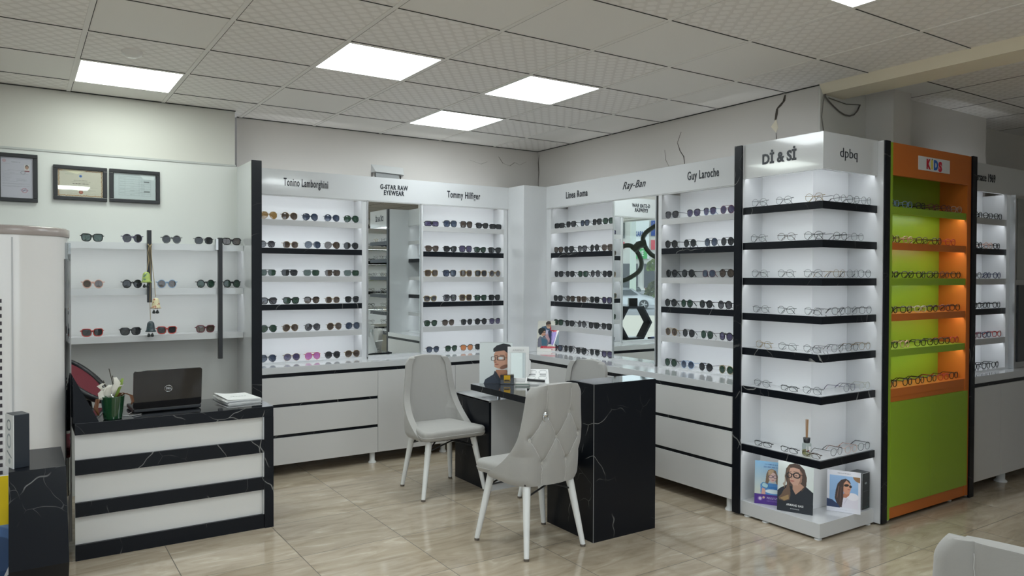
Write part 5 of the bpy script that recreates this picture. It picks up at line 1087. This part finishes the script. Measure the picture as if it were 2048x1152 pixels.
def sbox(mb, x0, x1, y0, y1, z0, z1, m): return mb.box(x0, x1, y0, y1, z0, z1, m, STREET)
ASP = mat('asphalt', (.22, .22, .23), .9, bump=(30, .2)); PAV = mat('paving', (.55, .50, .42), .9, bump=(8, .2)); GRS = mat('lawn_green', hexc('7c9c3c'), .95, bump=(20, .6))
mb = MB(); sbox(mb, -30, 30, 17.4, 42, -.75, -.56, PAV); struct(mb.build('pavement')); mb = MB(); sbox(mb, -40, 40, 42, 62, -.9, -.68, ASP); struct(mb.build('road'))
mb = MB(); sbox(mb, -40, 40, 62, 62.4, -.9, -.50, mat('kerb_stone', (.4, .4, .4), .8)); struct(mb.build('kerb')); mb = MB(); mb.box(-40, 40, 62.4, 90, -.9, -.45, GRS, STREET); o = mb.build('lawn'); struct(o)
mb = MB(); sbox(mb, -60, 60, 90, 125, -.9, -.55, ASP); struct(mb.build('road_far'))
def car(label, paint, x, y, z, s=1.):
    t = thing('car', label, 'car', tuple(STREET @ Vector((x, y, z))), RZ)
    pm = mat('car_paint_' + paint, hexc(paint), .15, coat=1.); prof = [(-2.1, .30), (-2.15, .62), (-2.0, .86), (-1.55, .95), (-.9, 1.36), (-.2, 1.46), (.5, 1.42), (1.15, 1.02), (1.9, .88), (2.15, .62), (2.12, .30)]
    mb = MB(); n = len(prof); vs = []
    for yy, k, tz in ((-.72, .93, .0), (-.88, 1., 0), (.88, 1., 0), (.72, .93, 0)):
        for a, b in prof: vs.append((a * (k if b > .9 else 1), yy * (.80 if b > 1.1 else 1), b))
    fs = [(r * n + i, r * n + i + 1, (r + 1) * n + i + 1, (r + 1) * n + i) for r in range(3) for i in range(n - 1)] + [tuple(range(n)), tuple(range(4 * n - 1, 3 * n - 1, -1)), (0, n, 2 * n, 3 * n), (n - 1, 4 * n - 1, 3 * n - 1, 2 * n - 1)]
    mb.add(vs, fs, pm, False); b = mb.build('body', t); b.modifiers.new('edge', 'BEVEL').width = .06
    WG = mat('car_window', (.02, .03, .035), .08)
    for sy in (-1, 1): mb = MB(); yy = sy * .80; mb.add([(-1.25, sy * .885, .98), (.95, sy * .885, .98), (.42, sy * .735, 1.36), (-.82, sy * .735, 1.34)], [(0, 1, 2, 3) if sy < 0 else (3, 2, 1, 0)], WG); mb.build('side_window', t)
    for wx in (-1.35, 1.32):
        for sy in (-1, 1):
            mb = MB(); mb.cyl((wx, sy * .70, .32), (wx, sy * .905, .32), .33, .33, mat('tyre', (.015, .015, .015), .8), 28); w = mb.build('wheel', t)
            mb = MB()
            for q in range(5): a = 2 * PI * q / 5; mb.box(.05, .22, -.035, .035, -.005, .005, CHROME, Matrix.Translation((wx, sy * .912, .32)) @ Matrix.Rotation(PI / 2, 4, 'X') @ Matrix.Rotation(a, 4, 'Z'))
            mb.cyl((wx, sy * .905, .32), (wx, sy * .915, .32), .06, .06, CHROME, 12); mb.build('hubcap', w)
    for e, c in ((2.10, (.8, .8, .75)), (-2.12, (.4, .02, .02))):
        for sy in (-1, 1): mb = MB(); mb.box(e - .06, e + .03, sy * .60 - .17, sy * .60 + .17, .62, .76, mat('lamp_%d' % int(e > 0), c, .2)); mb.build('lamp', t)
    t.scale = (s,) * 3; return t
car('white car passing on the street, seen in the side wall mirror', 'e6e8ea', -.98, 54, -.675)
car('grey car parked across the lawn, seen in the side wall mirror', '3c444c', -1.9, 96, -.55); car('dark grey car beside the other parked across the lawn, in the mirror', '4a5054', 2.9, 97, -.55)
t = thing('round_bush', 'round bush on the lawn outside, seen in the side wall mirror', 'bush', tuple(STREET @ Vector((1.75, 76, -.45))), 0)
def leafball(name, parent, rx, rz_, n, m, z=0.):
    mb = MB(); vs = []; fs = []
    for k in range(n):
        a, b = random.random() * 2 * PI, math.acos(random.uniform(-.4, 1)); r = random.uniform(.75, 1); c = Vector((rx * r * math.sin(b) * math.cos(a), rx * r * math.sin(b) * math.sin(a), z + rz_ * r * math.cos(b)))
        d = Vector((random.gauss(0, 1), random.gauss(0, 1), random.gauss(0, 1))).normalized() * .16; e = d.orthogonal() * .8; q = len(vs); vs += [c - d, c + e, c + d, c - e]; fs.append((q, q + 1, q + 2, q + 3))
    mb.add(vs, fs, m); return mb.build(name, parent)
leafball('foliage', t, 1.3, 1.7, 900, mat('bush_leaf', hexc('6a6a3a'), .9)); mb = MB(); mb.cyl((0, 0, 0), (0, 0, .8), .08, .05, mat('bark', (.1, .07, .05), .9)); mb.build('stem', t)
t = thing('street_tree', 'small leafy street tree beyond the parked cars, seen in the mirror', 'tree', tuple(STREET @ Vector((1.9, 88, -.5))), 0); mb = MB(); mb.tube([(0, 0, 0), (.1, 0, 1.6), (-.1, 0, 3.)], [.10, .08, .04], mat('bark', (.1, .07, .05), .9), 8); mb.build('trunk', t); leafball('foliage', t, 1.1, 1.0, 500, mat('tree_leaf', hexc('8a9a4c'), .9), 3.2)
t = thing('street_pole', 'pale round pole standing on the lawn, seen in the side wall mirror', 'pole', tuple(STREET @ Vector((-.55, 68, -.5))), 0); mb = MB(); mb.cyl((0, 0, 0), (0, 0, 9), .30, .24, mat('pole_paint', (.62, .64, .62), .6), 20); mb.build('shaft', t); mb = MB(); mb.cyl((0, 0, 0), (0, 0, .3), .38, .36, mat('pole_base', (.4, .4, .4), .8), 20); mb.build('base', t)
# buildings across the road
t = thing('shop_building', 'shops with coloured signs across the street, seen in the side wall mirror', 'building', tuple(STREET @ Vector((0, 126, -.6))), RZ)
FAC = mat('facade_cream', (.62, .60, .54), .8)
def fb_(nm, x0, x1, z0, z1, m, d0=-.25, d1=0., par=None): mb = MB(); mb.box(x0, x1, d0, d1, z0, z1, m); return mb.build(nm, par or t)
fb_('facade', -30, 30, 0, 16, FAC, .01, 8); fb_('white_sign', -1.1, 1.6, 5.2, 11.5, mat('sign_white', (.80, .82, .80), .5)); fb_('green_sign', -.9, 1.3, 5.2, 6.9, mat('sign_green', hexc('2fa84c'), .5), -.35, -.25)
fb_('red_sign', 1.9, 4.5, 6.7, 8.3, mat('sign_red', hexc('c8283c'), .5)); fb_('blue_sign', 1.9, 4.0, 9.0, 11.5, mat('sign_blue', hexc('2c4c94'), .5)); fb_('red_sign', -6, -2.4, 6.9, 8.0, mat('sign_red', (0, 0, 0)))
fb_('shop_window', -6, -.2, 0.4, 4.4, mat('shop_dark', (.05, .05, .06), .2)); fb_('shop_window', .8, 9, .4, 4.4, mat('shop_dark', (0, 0, 0))); fb_('red_column', -3.4, -2.9, .0, 4.4, mat('sign_red', (0, 0, 0)), -.4, -.1); fb_('red_column', -1.0, -.6, 0, 3.6, mat('sign_red', (0, 0, 0)), -.4, -.1)
fb_('dark_panel', -4.5, -2.4, 8.6, 12., mat('sign_black', (.04, .05, .05), .5)); fb_('upper_window', 2.2, 4.2, 12.2, 14., mat('shop_dark', (0, 0, 0)))
for s_, w, x_, z_, mm in (('KARMA', 1.9, -.70, 8.9, mat('ink_blue', hexc('3c5c9c'), .5)), ('AVE', 1.1, -.35, 5.7, WINK)):
    q = text('lettering', s_, 1.2, 0, 0, 0, None, mm, '-Y', width=w, ext=.02, offset=.02); q.parent = t; q.location = (x_, -.38, z_)
print('eyewear', NG[0])
